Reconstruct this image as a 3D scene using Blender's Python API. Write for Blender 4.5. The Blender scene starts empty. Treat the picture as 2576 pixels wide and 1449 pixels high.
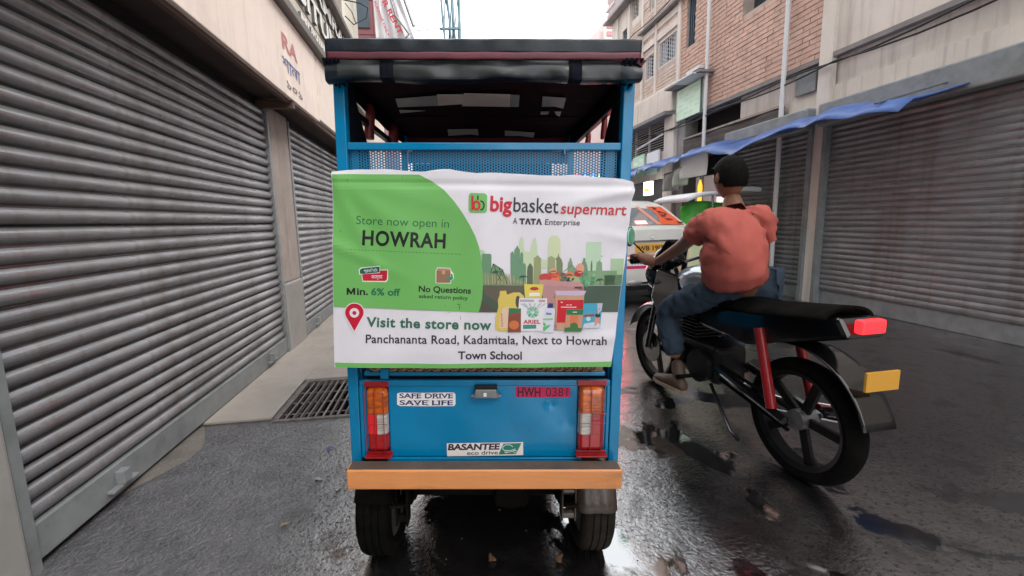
import bpy, bmesh, math, random
from mathutils import Vector, Matrix
random.seed(7)
sc = bpy.context.scene
COL = sc.collection
R = math.radians

# ------------------------------------------------------------------ camera
PITCH, ROLL, CAMH, FPX = 8.15, 1.5, 1.30, 1068.0
cam = bpy.data.cameras.new("camera")
cam_o = bpy.data.objects.new("camera", cam); COL.objects.link(cam_o)
cam.sensor_width = 36.0
cam.lens = 36.0 * FPX / 2576.0
cam.shift_x = 45 / 2576.0
cam.shift_y = -16.5 / 2576.0
cam.clip_start = 0.05; cam.clip_end = 600
cam_o.matrix_world = Matrix.Translation((0, 0, CAMH)) @ Matrix.Rotation(R(90 - PITCH), 4, 'X') @ Matrix.Rotation(R(-ROLL), 4, 'Z')
sc.camera = cam_o

# ------------------------------------------------------------------ world, sun, exposure
SUN_EL, SUN_AZ = 42.0, 135.0
w = bpy.data.worlds.new("World"); sc.world = w; w.use_nodes = True
nt = w.node_tree; nt.nodes.clear()
out = nt.nodes.new("ShaderNodeOutputWorld")
sky = nt.nodes.new("ShaderNodeTexSky"); sky.sky_type = 'NISHITA'; sky.sun_disc = False
sky.sun_elevation = R(SUN_EL); sky.sun_rotation = R(SUN_AZ); sky.air_density = 1.0; sky.dust_density = 3.0
b1 = nt.nodes.new("ShaderNodeBackground"); b1.inputs[1].default_value = 0.05
b2 = nt.nodes.new("ShaderNodeBackground"); b2.inputs[0].default_value = (0.97, 0.985, 1.0, 1); b2.inputs[1].default_value = 1.95
ad = nt.nodes.new("ShaderNodeAddShader")
nt.links.new(sky.outputs[0], b1.inputs[0]); nt.links.new(b1.outputs[0], ad.inputs[0]); nt.links.new(b2.outputs[0], ad.inputs[1])
nt.links.new(ad.outputs[0], out.inputs[0])
sl = bpy.data.lights.new("sun", 'SUN'); sl.energy = 1.2; sl.angle = R(14); sl.color = (1.0, 0.93, 0.86)
so = bpy.data.objects.new("sun", sl); COL.objects.link(so)
sd = Vector((math.sin(R(SUN_AZ)) * math.cos(R(SUN_EL)), math.cos(R(SUN_AZ)) * math.cos(R(SUN_EL)), math.sin(R(SUN_EL))))
so.rotation_mode = 'QUATERNION'; so.rotation_quaternion = sd.to_track_quat('Z', 'Y'); so.location = (3, -4, 8)
sc.view_settings.view_transform = 'Standard'; sc.view_settings.look = 'None'
sc.view_settings.gamma = 1.0; sc.view_settings.exposure = 0.28; sc.view_settings.use_curve_mapping = False

# ------------------------------------------------------------------ measuring helper: photo point (2576-wide) at a known distance
def ray(u, v):
    x = (u - 1243) / FPX; y = -(v - 708) / FPX
    r = R(ROLL); p = R(PITCH)
    X = x * math.cos(r) + y * math.sin(r); Y = -x * math.sin(r) + y * math.cos(r)
    return Vector((X, math.cos(p) + Y * math.sin(p), -math.sin(p) + Y * math.cos(p)))
def at(u, v, Y):
    d = ray(u, v); s = Y / d.y
    return Vector((d.x * s, Y, CAMH + d.z * s))
def ground(u, v):
    d = ray(u, v); s = -CAMH / d.z
    return Vector((d.x * s, d.y * s, 0))
LEAN = R(1.54); RX, RY = -0.0597, 1.32          # rickshaw: base point and its lean
def vl(u, v, Y):
    p = at(u, v, Y); x = p.x - RX
    return (x * math.cos(LEAN) - p.z * math.sin(LEAN), x * math.sin(LEAN) + p.z * math.cos(LEAN))

# ------------------------------------------------------------------ mesh builder
class MB:
    def __init__(s): s.v = []; s.f = []; s.mi = []; s.cur = 0
    def face(s, idx): s.f.append(tuple(idx)); s.mi.append(s.cur)
    def poly(s, pts): 
        n = len(s.v); s.v += [tuple(p) for p in pts]; s.face(range(n, n + len(pts))); return s
    def box(s, x0, x1, y0, y1, z0, z1, M=None):
        n = len(s.v)
        P = [Vector((x, y, z)) for z in (z0, z1) for y in (y0, y1) for x in (x0, x1)]
        if M is not None: P = [M @ p for p in P]
        s.v += [tuple(p) for p in P]
        for q in ((0, 2, 3, 1), (4, 5, 7, 6), (0, 1, 5, 4), (2, 6, 7, 3), (0, 4, 6, 2), (1, 3, 7, 5)): s.face([n + i for i in q])
        return s
    def tube(s, path, r, n=8, cap=True, closed=False):
        path = [Vector(p) for p in path]; m = len(path)
        rr = r if isinstance(r, (list, tuple)) else [r] * m
        b = len(s.v); up = Vector((0, 0, 1)); prev = None
        for i, p in enumerate(path):
            if closed: t = path[(i + 1) % m] - path[i - 1]
            else: t = path[min(i + 1, m - 1)] - path[max(i - 1, 0)]
            t = t.normalized() if t.length > 1e-9 else Vector((0, 0, 1))
            if prev is None:
                a = up if abs(t.z) < 0.9 else Vector((1, 0, 0)); u = t.cross(a).normalized()
            else:
                u = (prev - t * prev.dot(t)); u = u.normalized() if u.length > 1e-6 else t.cross(up).normalized()
            prev = u; w_ = t.cross(u)
            for k in range(n):
                a = 2 * math.pi * k / n
                s.v.append(tuple(p + (u * math.cos(a) + w_ * math.sin(a)) * rr[i]))
        for i in range(m if closed else m - 1):
            j = (i + 1) % m
            for k in range(n):
                k2 = (k + 1) % n
                s.face((b + i * n + k, b + i * n + k2, b + j * n + k2, b + j * n + k))
        if cap and not closed:
            s.face([b + k for k in range(n)][::-1]); s.face([b + (m - 1) * n + k for k in range(n)])
        return s
    def cyl(s, p0, p1, r, n=16): return s.tube([p0, p1], r, n)
    def lathe(s, prof, M, n=32, closed=True):    # prof: (radius, height) along local z of M
        b = len(s.v); m = len(prof)
        for k in range(n):
            a = 2 * math.pi * k / n
            for r_, h in prof: s.v.append(tuple(M @ Vector((r_ * math.cos(a), r_ * math.sin(a), h))))
        for k in range(n):
            k2 = (k + 1) % n
            for i in range(m if closed else m - 1):
                j = (i + 1) % m
                s.face((b + k * m + i, b + k2 * m + i, b + k2 * m + j, b + k * m + j))
        return s
    def grid(s, nu, nv, fn, thick=None):
        b = len(s.v)
        for j in range(nv + 1):
            for i in range(nu + 1): s.v.append(tuple(fn(i / nu, j / nv)))
        for j in range(nv):
            for i in range(nu):
                a = b + j * (nu + 1) + i; s.face((a, a + 1, a + nu + 2, a + nu + 1))
        return s
    def prism(s, pts, off):                      # closed outline extruded by vector off
        n = len(pts); b = len(s.v); o = Vector(off)
        s.v += [tuple(p) for p in pts] + [tuple(Vector(p) + o) for p in pts]
        s.face([b + i for i in range(n)][::-1]); s.face([b + n + i for i in range(n)])
        for i in range(n): j = (i + 1) % n; s.face((b + i, b + j, b + n + j, b + n + i))
        return s
    def build(s, name, mats, parent=None, smooth=False, bevel=0, seg=2, thick=0, sub=0, fix=True):
        m = bpy.data.meshes.new(name); m.from_pydata(s.v, [], s.f)
        if not isinstance(mats, (list, tuple)): mats = [mats]
        for x in mats: m.materials.append(x)
        m.polygons.foreach_set('material_index', s.mi)
        if fix:
            bm = bmesh.new(); bm.from_mesh(m); bmesh.ops.recalc_face_normals(bm, faces=bm.faces); bm.to_mesh(m); bm.free()
        if smooth:
            m.shade_smooth(); m.set_sharp_from_angle(angle=R(38))
        m.update()
        o = bpy.data.objects.new(name, m); COL.objects.link(o)
        if parent: o.parent = parent
        if thick:
            q = o.modifiers.new("solid", 'SOLIDIFY'); q.thickness = thick; q.offset = 0
        if bevel:
            q = o.modifiers.new("bevel", 'BEVEL'); q.width = bevel; q.segments = seg; q.limit_method = 'ANGLE'; q.angle_limit = R(40)
            q.harden_normals = False
        if sub:
            q = o.modifiers.new("sub", 'SUBSURF'); q.levels = sub; q.render_levels = sub
        return o
def tag(o, label=None, cat=None, group=None, kind=None):
    if label: o['label'] = label
    if cat: o['category'] = cat
    if group: o['group'] = group
    if kind: o['kind'] = kind
    return o
def empty(name, loc, rz=0, label=None, cat=None, group=None, kind=None):
    o = bpy.data.objects.new(name, None); COL.objects.link(o); o.empty_display_size = 0.1
    o.location = loc; o.rotation_euler = (0, 0, rz); return tag(o, label, cat, group, kind)
def inst(src, parent, loc, rot=None, scale=None):
    o = src.copy(); COL.objects.link(o); o.parent = parent; o.location = loc
    if rot: o.rotation_euler = rot
    if scale: o.scale = scale
    return o

# ------------------------------------------------------------------ materials
def srgb(r, g, b):
    f = lambda c: (c / 255 / 12.92) if c / 255 <= 0.04045 else ((c / 255 + 0.055) / 1.055) ** 2.4
    return (f(r), f(g), f(b))
_mc = {}
def mat(name, col, rough=0.5, metal=0.0, var=0.0, vs=6.0, bump=0.0, bs=60.0, dirt=0.0, dcol=(0.05, 0.042, 0.035), ds=3.0, coat=0.0,
        trans=0.0, emit=0.0, stretch=None, rvar=0.0, spec=0.5, alpha=1.0, streak=0.0, scol=(0.09, 0.065, 0.05)):
    if name in _mc: return _mc[name]
    m = bpy.data.materials.new(name); m.use_nodes = True; n = m.node_tree.nodes; l = m.node_tree.links
    p = n['Principled BSDF']; _mc[name] = m
    p.inputs['Base Color'].default_value = (*col, 1); p.inputs['Roughness'].default_value = rough; p.inputs['Metallic'].default_value = metal
    p.inputs['Specular IOR Level'].default_value = spec
    p.inputs['Coat Weight'].default_value = coat; p.inputs['Coat Roughness'].default_value = 0.08
    p.inputs['Transmission Weight'].default_value = trans; p.inputs['Alpha'].default_value = alpha
    if emit: p.inputs['Emission Color'].default_value = (*col, 1); p.inputs['Emission Strength'].default_value = emit
    if var or bump or dirt or rvar:
        tc = n.new('ShaderNodeTexCoord'); src = tc.outputs['Object']
        if stretch:
            mp = n.new('ShaderNodeMapping'); mp.inputs['Scale'].default_value = stretch; l.new(src, mp.inputs[0]); src = mp.outputs[0]
        last = None
        if var:
            t = n.new('ShaderNodeTexNoise'); t.inputs['Scale'].default_value = vs; t.inputs['Detail'].default_value = 6; t.inputs['Roughness'].default_value = 0.6; l.new(src, t.inputs[0])
            r = n.new('ShaderNodeMapRange'); r.inputs[1].default_value = 0.3; r.inputs[2].default_value = 0.7; r.inputs[3].default_value = 1 - var; r.inputs[4].default_value = 1 + var; l.new(t.outputs[0], r.inputs[0])
            h = n.new('ShaderNodeHueSaturation'); h.inputs['Color'].default_value = (*col, 1); l.new(r.outputs[0], h.inputs['Value']); last = h.outputs[0]
        if dirt:
            t = n.new('ShaderNodeTexNoise'); t.inputs['Scale'].default_value = ds; t.inputs['Detail'].default_value = 9; t.inputs['Roughness'].default_value = 0.7; l.new(src, t.inputs[0])
            r = n.new('ShaderNodeMapRange'); r.inputs[1].default_value = 0.5; r.inputs[2].default_value = 0.75; r.inputs[3].default_value = 0; r.inputs[4].default_value = dirt; l.new(t.outputs[0], r.inputs[0])
            x = n.new('ShaderNodeMix'); x.data_type = 'RGBA'; l.new(r.outputs[0], x.inputs[0]); x.inputs[7].default_value = (*dcol, 1)
            if last: l.new(last, x.inputs[6])
            else: x.inputs[6].default_value = (*col, 1)
            last = x.outputs[2]
        if streak:
            mp2 = n.new('ShaderNodeMapping'); mp2.inputs['Scale'].default_value = (5, 5, 0.22); l.new(tc.outputs['Object'], mp2.inputs[0])
            t = n.new('ShaderNodeTexNoise'); t.inputs['Scale'].default_value = 1.6; t.inputs['Detail'].default_value = 8; t.inputs['Roughness'].default_value = 0.65; l.new(mp2.outputs[0], t.inputs[0])
            r = n.new('ShaderNodeMapRange'); r.inputs[1].default_value = 0.50; r.inputs[2].default_value = 0.68; r.inputs[3].default_value = 0; r.inputs[4].default_value = streak; l.new(t.outputs[0], r.inputs[0])
            x = n.new('ShaderNodeMix'); x.data_type = 'RGBA'; l.new(r.outputs[0], x.inputs[0]); x.inputs[7].default_value = (*scol, 1); 
            if last: l.new(last, x.inputs[6])
            else: x.inputs[6].default_value = (*col, 1)
            last = x.outputs[2]
        if last: l.new(last, p.inputs['Base Color'])
        if rvar:
            t = n.new('ShaderNodeTexNoise'); t.inputs['Scale'].default_value = 9; t.inputs['Detail'].default_value = 5; l.new(src, t.inputs[0])
            r = n.new('ShaderNodeMapRange'); r.inputs[1].default_value = 0.3; r.inputs[2].default_value = 0.7; r.inputs[3].default_value = max(0, rough - rvar); r.inputs[4].default_value = min(1, rough + rvar); l.new(t.outputs[0], r.inputs[0]); l.new(r.outputs[0], p.inputs['Roughness'])
        if bump:
            t = n.new('ShaderNodeTexNoise'); t.inputs['Scale'].default_value = bs; t.inputs['Detail'].default_value = 5; l.new(src, t.inputs[0])
            b = n.new('ShaderNodeBump'); b.inputs['Strength'].default_value = min(1, bump); b.inputs['Distance'].default_value = 0.01; l.new(t.outputs[0], b.inputs['Height']); l.new(b.outputs[0], p.inputs['Normal'])
    return m
def flat(r, g, b, rough=0.42):
    return mat('print_%d_%d_%d' % (r, g, b), srgb(r, g, b), rough)

M_blue = mat('blue_paint', (0.0, 0.20, 0.42), 0.16, var=0.12, vs=3, dirt=0.25, dcol=(0.02, 0.06, 0.08), ds=9, bump=0.04, bs=12, rvar=0.1)
M_bluemesh = mat('blue_mesh_paint', (0.01, 0.17, 0.34), 0.35)
M_navy = mat('navy_cloth', (0.005, 0.007, 0.013), 0.9, bump=0.3, bs=80, spec=0.15)
M_vinyl = mat('black_vinyl', (0.007, 0.013, 0.020), 0.30, spec=0.35, var=0.3, vs=4, dirt=0.2, dcol=(0.03, 0.055, 0.08), ds=6, bump=0.15, bs=14, rvar=0.1)  # bluish blotches put the vinyl's glossy reflection into the colour
M_clear = mat('smoky_plastic_film', (0.035, 0.042, 0.043), 0.25, spec=0.4, var=0.45, vs=6, bump=0.5, bs=7)
M_maroon = mat('maroon_rexine', (0.11, 0.014, 0.028), 0.45, var=0.3, vs=9, bump=0.1, bs=200, dirt=0.3, dcol=(0.02, 0.015, 0.02))
M_liner = mat('dark_maroon_liner', (0.016, 0.005, 0.008), 0.8, var=0.4, vs=4, bump=0.2, bs=20, spec=0.12)
M_patch = mat('cream_patch', (0.85, 0.72, 0.62), 0.5, var=0.15, vs=8)
M_patchg = mat('grey_patch', (0.42, 0.43, 0.40), 0.5, var=0.15, vs=8)
M_red = mat('red_oxide_paint', (0.30, 0.010, 0.014), 0.28, var=0.15, vs=30, dirt=0.2, ds=25)
M_redgrip = mat('red_sleeve', (0.17, 0.014, 0.012), 0.4, var=0.2, vs=12, bump=0.2, bs=60)
M_black = mat('black_paint', (0.007, 0.007, 0.008), 0.4, spec=0.3, var=0.3, vs=12, dirt=0.3, dcol=(0.04, 0.035, 0.03), ds=14)
M_chassis = mat('muddy_chassis', (0.006, 0.005, 0.0045), 0.85, var=0.4, vs=10, bump=0.4, bs=40, spec=0.1)
M_rubber = mat('worn_rubber', (0.005, 0.0048, 0.0045), 0.8, var=0.4, vs=14, bump=0.3, bs=120, dirt=0.4, dcol=(0.02, 0.017, 0.014), ds=10, spec=0.05)
M_mud = mat('muddy_fender', (0.060, 0.042, 0.033), 0.3, var=0.4, vs=9, bump=0.4, bs=22, dirt=0.5, dcol=(0.02, 0.016, 0.013), ds=12)
M_bump = mat('tan_bumper_paint', (0.72, 0.29, 0.10), 0.34, var=0.12, vs=3, dirt=0.6, dcol=(0.22, 0.085, 0.035), ds=7, stretch=(0.6, 1, 3), bump=0.1, bs=30)
M_chrome = mat('chrome', (0.6, 0.6, 0.6), 0.15, metal=1)
M_steel = mat('grey_steel', (0.22, 0.22, 0.22), 0.4, metal=0.6, var=0.2, vs=30)
M_amber = mat('amber_lens', (0.52, 0.10, 0.005), 0.10, coat=0.7, var=0.6, vs=28, stretch=(1, 1, 2))
M_redl = mat('red_lens', (0.38, 0.006, 0.008), 0.12, coat=0.6, var=0.35, vs=40, stretch=(1, 1, 6))
M_redb = mat('bright_red_reflector', (0.85, 0.015, 0.02), 0.25, coat=0.4)
M_clearl = mat('ribbed_clear_lens', (0.45, 0.43, 0.40), 0.15, coat=0.5, var=0.4, vs=30, stretch=(1, 1, 8))
M_white = mat('banner_vinyl', (0.75, 0.74, 0.80), 0.33, var=0.03, vs=3, dirt=0.14, dcol=(0.35, 0.33, 0.32), ds=16, spec=0.5)
M_green = mat('banner_green', srgb(112, 182, 98), 0.33, var=0.03, vs=2)
M_fab = mat('plain', (0.3, 0.3, 0.3))
M_slat = mat('shutter_metal', (0.20, 0.20, 0.21), 0.36, metal=0.25, var=0.3, vs=5, stretch=(1, 0.4, 4), dirt=0.4, dcol=(0.10, 0.09, 0.08), ds=6, rvar=0.15, streak=0.55, scol=(0.11, 0.08, 0.06))
M_plat = mat('shutter_grey_paint', (0.20, 0.215, 0.22), 0.45, var=0.2, vs=6, dirt=0.35, dcol=(0.06, 0.055, 0.05), ds=8)
M_board = mat('beige_signboard', (0.88, 0.75, 0.66), 0.6, var=0.07, vs=2, dirt=0.25, dcol=(0.42, 0.33, 0.27), ds=2.5, streak=0.25, scol=(0.55, 0.43, 0.36))
M_board2 = mat('beige_signboard_stained', (0.86, 0.75, 0.65), 0.6, var=0.08, vs=3, dirt=0.5, dcol=(0.42, 0.36, 0.31), ds=3)
M_cream = mat('cream_plaster', (0.62, 0.585, 0.50), 0.75, var=0.08, vs=2, dirt=0.35, dcol=(0.34, 0.31, 0.26), ds=3, bump=0.1, bs=50, streak=0.4, scol=(0.22, 0.19, 0.15))
M_ledge = mat('grey_brown_ledge', (0.20, 0.18, 0.165), 0.75, var=0.2, vs=3, dirt=0.4, bump=0.1, bs=30)
M_pillar = mat('pillar_plaster', (0.36, 0.31, 0.275), 0.8, var=0.15, vs=3, dirt=0.55, dcol=(0.16, 0.13, 0.115), ds=2.5, bump=0.2, bs=30, streak=0.5, scol=(0.14, 0.11, 0.10))
M_pillar2 = mat('pillar_cement', (0.30, 0.29, 0.275), 0.8, var=0.15, vs=3, dirt=0.5, dcol=(0.15, 0.14, 0.13), ds=3, bump=0.2, bs=30)
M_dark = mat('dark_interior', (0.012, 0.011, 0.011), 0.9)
M_letter = mat('white_sign_letters', (0.78, 0.78, 0.74), 0.5)
M_edge = mat('letter_sides', (0.12, 0.12, 0.11), 0.6)
M_corr = mat('brown_corrugated', (0.33, 0.28, 0.24), 0.6, var=0.2, vs=8, dirt=0.3)
M_mauve = mat('maroon_facade', (0.22, 0.075, 0.085), 0.6, var=0.15, vs=2, dirt=0.2, dcol=(0.30, 0.14, 0.14))
M_slateb = mat('slate_blue_panel', (0.05, 0.075, 0.10), 0.5, var=0.2, vs=3)
M_conc = mat('sidewalk_concrete', (0.33, 0.295, 0.26), 0.62, var=0.14, vs=1.6, dirt=0.5, dcol=(0.20, 0.175, 0.155), ds=1.8, bump=0.15, bs=70, rvar=0.12)
M_rconc = mat('right_column_concrete', (0.66, 0.60, 0.54), 0.85, var=0.12, vs=3, dirt=0.35, dcol=(0.33, 0.29, 0.25), ds=3, bump=0.2, bs=30, streak=0.4, scol=(0.3, 0.26, 0.23))
M_plaster = mat('right_plaster', (0.64, 0.58, 0.52), 0.85, var=0.1, vs=1.2, dirt=0.3, dcol=(0.36, 0.32, 0.28), ds=1.5, bump=0.1, bs=30, streak=0.5, scol=(0.28, 0.24, 0.21))
M_mort = mat('mortar', (0.44, 0.36, 0.32), 0.9, var=0.2, vs=5, bump=0.3, bs=40)
M_brick = mat('weathered_brick', (0.56, 0.37, 0.295), 0.85, var=0.2, vs=4, dirt=0.5, dcol=(0.60, 0.50, 0.43), ds=3, bump=0.4, bs=60)  # bricks and right plaster lightened, haze put into their colour
M_brick2 = mat('pale_weathered_brick', (0.55, 0.435, 0.37), 0.85, var=0.2, vs=4, dirt=0.5, dcol=(0.60, 0.53, 0.47), ds=2.5, bump=0.4, bs=60)
M_gcol = mat('stained_grey_pillar', (0.27, 0.26, 0.245), 0.85, var=0.25, vs=2, dirt=0.6, dcol=(0.42, 0.39, 0.35), ds=2, stretch=(1, 1, 0.5))
M_shade = mat('dark_sunshade', (0.22, 0.205, 0.20), 0.8, var=0.2, vs=4)
M_glass = mat('window_glass', (0.30, 0.40, 0.46), 0.08, metal=0.6)
M_dglass = mat('dark_window_glass', (0.03, 0.04, 0.05), 0.1)
M_grill = mat('pale_window_grille', (0.55, 0.55, 0.56), 0.5)
M_bars = mat('grey_bars', (0.35, 0.34, 0.33), 0.5)
M_pink = mat('hazed_pink_wall', (0.66, 0.52, 0.50), 0.85, var=0.06, vs=1)  # paleness puts distance haze and glare into the wall colour
M_pinkr = mat('pale_red_louvre', (0.48, 0.22, 0.24), 0.8)
M_cover = mat('brown_sheet', (0.075, 0.06, 0.053), 0.7, var=0.3, vs=5, stretch=(1, 1, 5), bump=0.3, bs=25)
M_gboard = mat('pale_green_board', (0.68, 0.90, 0.70), 0.5, var=0.06, vs=5)
M_gboard2 = mat('mint_board', (0.44, 0.74, 0.50), 0.5, var=0.1, vs=5)
M_wboard = mat('white_board', (0.72, 0.74, 0.76), 0.5, var=0.04, vs=5)
M_tarp = mat('blue_tarpaulin', (0.055, 0.12, 0.34), 0.4, var=0.25, vs=5, bump=0.5, bs=14)
M_wcan = mat('white_canopy_cloth', (0.75, 0.76, 0.78), 0.6, var=0.05, vs=4, bump=0.3, bs=12)
M_gtarp = mat('bright_green_sheet', (0.07, 0.38, 0.045), 0.5, var=0.2, vs=5, bump=0.3, bs=18)
M_car = mat('white_car_paint', (0.68, 0.67, 0.63), 0.22, coat=0.7, var=0.02, vs=3)
M_bone = mat('pipe_white', (0.62, 0.62, 0.62), 0.5)
M_skin = mat('brown_skin', (0.20, 0.085, 0.050), 0.5, var=0.12, vs=20)
M_shirt = mat('coral_shirt', (0.44, 0.095, 0.072), 0.85, var=0.12, vs=6, bump=0.6, bs=9)
M_jean = mat('dark_blue_jeans', (0.022, 0.038, 0.060), 0.85, var=0.25, vs=8, bump=0.5, bs=14)
M_shoe = mat('brown_shoe', (0.085, 0.05, 0.035), 0.6, var=0.3, vs=20)
M_sole = mat('tan_sole', (0.28, 0.21, 0.15), 0.7)
M_hair = mat('black_hair', (0.004, 0.0035, 0.003), 0.7, spec=0.1, bump=0.6, bs=120)
M_gloss = mat('glossy_black', (0.006, 0.006, 0.007), 0.15, coat=0.6)
M_tank = mat('silver_blue_tank', (0.45, 0.52, 0.58), 0.18, metal=0.5, coat=0.6)
M_wire = mat('black_cable', (0.01, 0.01, 0.01), 0.6)
M_pole = mat('teal_grey_poles', (0.12, 0.22, 0.26), 0.35, metal=0.3, var=0.25, vs=3)

def asphalt():
    m = bpy.data.materials.new('wet_asphalt'); m.use_nodes = True; n = m.node_tree.nodes; l = m.node_tree.links; p = n['Principled BSDF']
    tc = n.new('ShaderNodeTexCoord'); sx = n.new('ShaderNodeSeparateXYZ'); l.new(tc.outputs['Object'], sx.inputs[0])
    def noise(scale, det=6, ro=0.6, st=None, dist=0):
        t = n.new('ShaderNodeTexNoise'); t.inputs['Scale'].default_value = scale; t.inputs['Detail'].default_value = det; t.inputs['Roughness'].default_value = ro; t.inputs['Distortion'].default_value = dist
        if st:
            mp = n.new('ShaderNodeMapping'); mp.inputs['Scale'].default_value = st; l.new(tc.outputs['Object'], mp.inputs[0]); l.new(mp.outputs[0], t.inputs[0])
        else: l.new(tc.outputs['Object'], t.inputs[0])
        return t.outputs[0]
    def rng(s, a, b, c, d):
        r = n.new('ShaderNodeMapRange'); r.inputs[1].default_value = a; r.inputs[2].default_value = b; r.inputs[3].default_value = c; r.inputs[4].default_value = d; l.new(s, r.inputs[0]); return r.outputs[0]
    def math_(op, a, b):
        q = n.new('ShaderNodeMath'); q.operation = op
        for i, x in enumerate((a, b)):
            if isinstance(x, (int, float)): q.inputs[i].default_value = x
            else: l.new(x, q.inputs[i])
        return q.outputs[0]
    big = noise(1.3, 4)
    # damp, rough strip beside the shops; standing water further out in the road
    dry = rng(math_('ADD', math_('MULTIPLY', sx.outputs[0], -1.0), math_('MULTIPLY', math_('SUBTRACT', big, 0.5), 1.6)), 0.25, 0.85, 0, 1)
    pud = rng(noise(2.6, 5, 0.55, (1, 0.8, 1), 0.4), 0.53, 0.58, 0, 1)
    pud = math_('MULTIPLY', pud, math_('SUBTRACT', 1.0, dry))
    vo = n.new('ShaderNodeTexVoronoi'); vo.inputs['Scale'].default_value = 75; l.new(tc.outputs['Object'], vo.inputs[0])
    crack = n.new('ShaderNodeTexVoronoi'); crack.feature = 'DISTANCE_TO_EDGE'; crack.inputs['Scale'].default_value = 14; 
    mp = n.new('ShaderNodeMapping'); l.new(tc.outputs['Object'], mp.inputs[0]); 
    wn = n.new('ShaderNodeTexNoise'); wn.inputs['Scale'].default_value = 9; l.new(tc.outputs['Object'], wn.inputs[0])
    vadd = n.new('ShaderNodeVectorMath'); vadd.operation = 'MULTIPLY_ADD'; l.new(wn.outputs[1], vadd.inputs[0]); vadd.inputs[1].default_value = (0.12, 0.12, 0); l.new(tc.outputs['Object'], vadd.inputs[2]); l.new(vadd.outputs[0], crack.inputs[0])
    med = noise(14, 8, 0.72, None, 0.3)
    fine = noise(55, 6, 0.7, None, 0.4)
    h = math_('ADD', math_('MULTIPLY', vo.outputs[0], 0.16), math_('MULTIPLY', med, 1.0))
    h = math_('ADD', h, math_('MULTIPLY', fine, 0.55)); h = math_('ADD', h, math_('MULTIPLY', noise(26, 4, 0.6, (1.0, 1.6, 1), 0.6), 0.7))
    h = math_('ADD', h, math_('MULTIPLY', math_('MULTIPLY', rng(crack.outputs[0], 0.0, 0.05, -0.12, 0), dry), 1.0))
    amp = math_('ADD', math_('MULTIPLY', math_('SUBTRACT', 1.0, pud), 0.30), 0.03); amp = math_('ADD', amp, math_('MULTIPLY', dry, 0.85))
    bp = n.new('ShaderNodeBump'); bp.inputs['Distance'].default_value = 0.016; l.new(math_('MULTIPLY', amp, 0.62), bp.inputs['Strength']); l.new(h, bp.inputs['Height']); l.new(bp.outputs[0], p.inputs['Normal'])
    cr = n.new('ShaderNodeValToRGB'); cr.color_ramp.elements[0].color = (0.006, 0.006, 0.007, 1); cr.color_ramp.elements[1].color = (0.024, 0.022, 0.022, 1); cr.color_ramp.elements[0].position = 0.35; cr.color_ramp.elements[1].position = 0.7; l.new(med, cr.inputs[0])
    cd = n.new('ShaderNodeValToRGB'); cd.color_ramp.elements[0].color = (0.026, 0.025, 0.026, 1); cd.color_ramp.elements[1].color = (0.105, 0.10, 0.108, 1); cd.color_ramp.elements[0].position = 0.32; cd.color_ramp.elements[1].position = 0.68; l.new(noise(7, 9, 0.75), cd.inputs[0])
    mx = n.new('ShaderNodeMix'); mx.data_type = 'RGBA'; l.new(dry, mx.inputs[0]); l.new(cr.outputs[0], mx.inputs[6]); l.new(cd.outputs[0], mx.inputs[7]); l.new(mx.outputs[2], p.inputs['Base Color'])
    ro = math_('ADD', math_('MULTIPLY', dry, 0.27), math_('MULTIPLY', math_('SUBTRACT', 1.0, pud), 0.03)); ro = math_('ADD', ro, 0.02)
    l.new(ro, p.inputs['Roughness']); p.inputs['Specular IOR Level'].default_value = 1.0; 
    fl = rng(noise(38, 4, 0.65, (1.0, 1.5, 1), 0.5), 0.37, 0.45, 0.2, 1.0); fm = rng(noise(5, 5, 0.6, None, 0.5), 0.32, 0.48, 0.45, 1.0)
    cw = math_('MULTIPLY', fl, fm); cw = math_('MAXIMUM', cw, pud); cw = math_('MULTIPLY', cw, math_('SUBTRACT', 1.0, math_('MULTIPLY', dry, 0.72))); l.new(cw, p.inputs['Coat Weight'])
    p.inputs['Coat IOR'].default_value = 3.3; l.new(ro, p.inputs['Coat Roughness']); l.new(bp.outputs[0], p.inputs['Coat Normal'])
    return m
M_road = asphalt()

# ================================================================== THE SETTING
K = -0.12; TH = math.atan(0.12)              # street direction
def street(x, y, z=0):                        # metres along / across the street -> world
    return Vector((x * math.cos(TH) - y * math.sin(TH), x * math.sin(TH) + y * math.cos(TH), z))
def to_street(p):
    return (p[0] * math.cos(TH) + p[1] * math.sin(TH), -p[0] * math.sin(TH) + p[1] * math.cos(TH))
# grate hole in street coordinates
gx0, gx1 = -1.66 + 0.30, -0.42
g_near = to_street(ground(790, 1053)); g_far = to_street(ground(775, 962)); g_l = to_street(ground(707, 1045))
gx0 = g_l[0]; gy0 = g_near[1]; gy1 = g_far[1] - 0.01; gx1 = gx0 + 1.0
def ring(mb, X0, X1, Y0, Y1, x0, x1, y0, y1, z):
    for q in (((X0, Y0), (X1, Y0), (x1, y0), (x0, y0)), ((X1, Y0), (X1, Y1), (x1, y1), (x1, y0)), ((X1, Y1), (X0, Y1), (x0, y1), (x1, y1)), ((X0, Y1), (X0, Y0), (x0, y0), (x0, y1))):
        mb.poly([(a, b, z) for a, b in q])
mb = MB(); ring(mb, -160, 160, -60, 300, gx0, gx1, gy0, gy1, 0)
road = mb.build('road', M_road); road.rotation_euler.z = TH; tag(road, kind='structure')
mb = MB(); d = 0.45
mb.poly([(gx0, gy0, 0), (gx0, gy1, 0), (gx0, gy1, -d), (gx0, gy0, -d)]).poly([(gx1, gy0, 0), (gx1, gy1, 0), (gx1, gy1, -d), (gx1, gy0, -d)])
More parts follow.
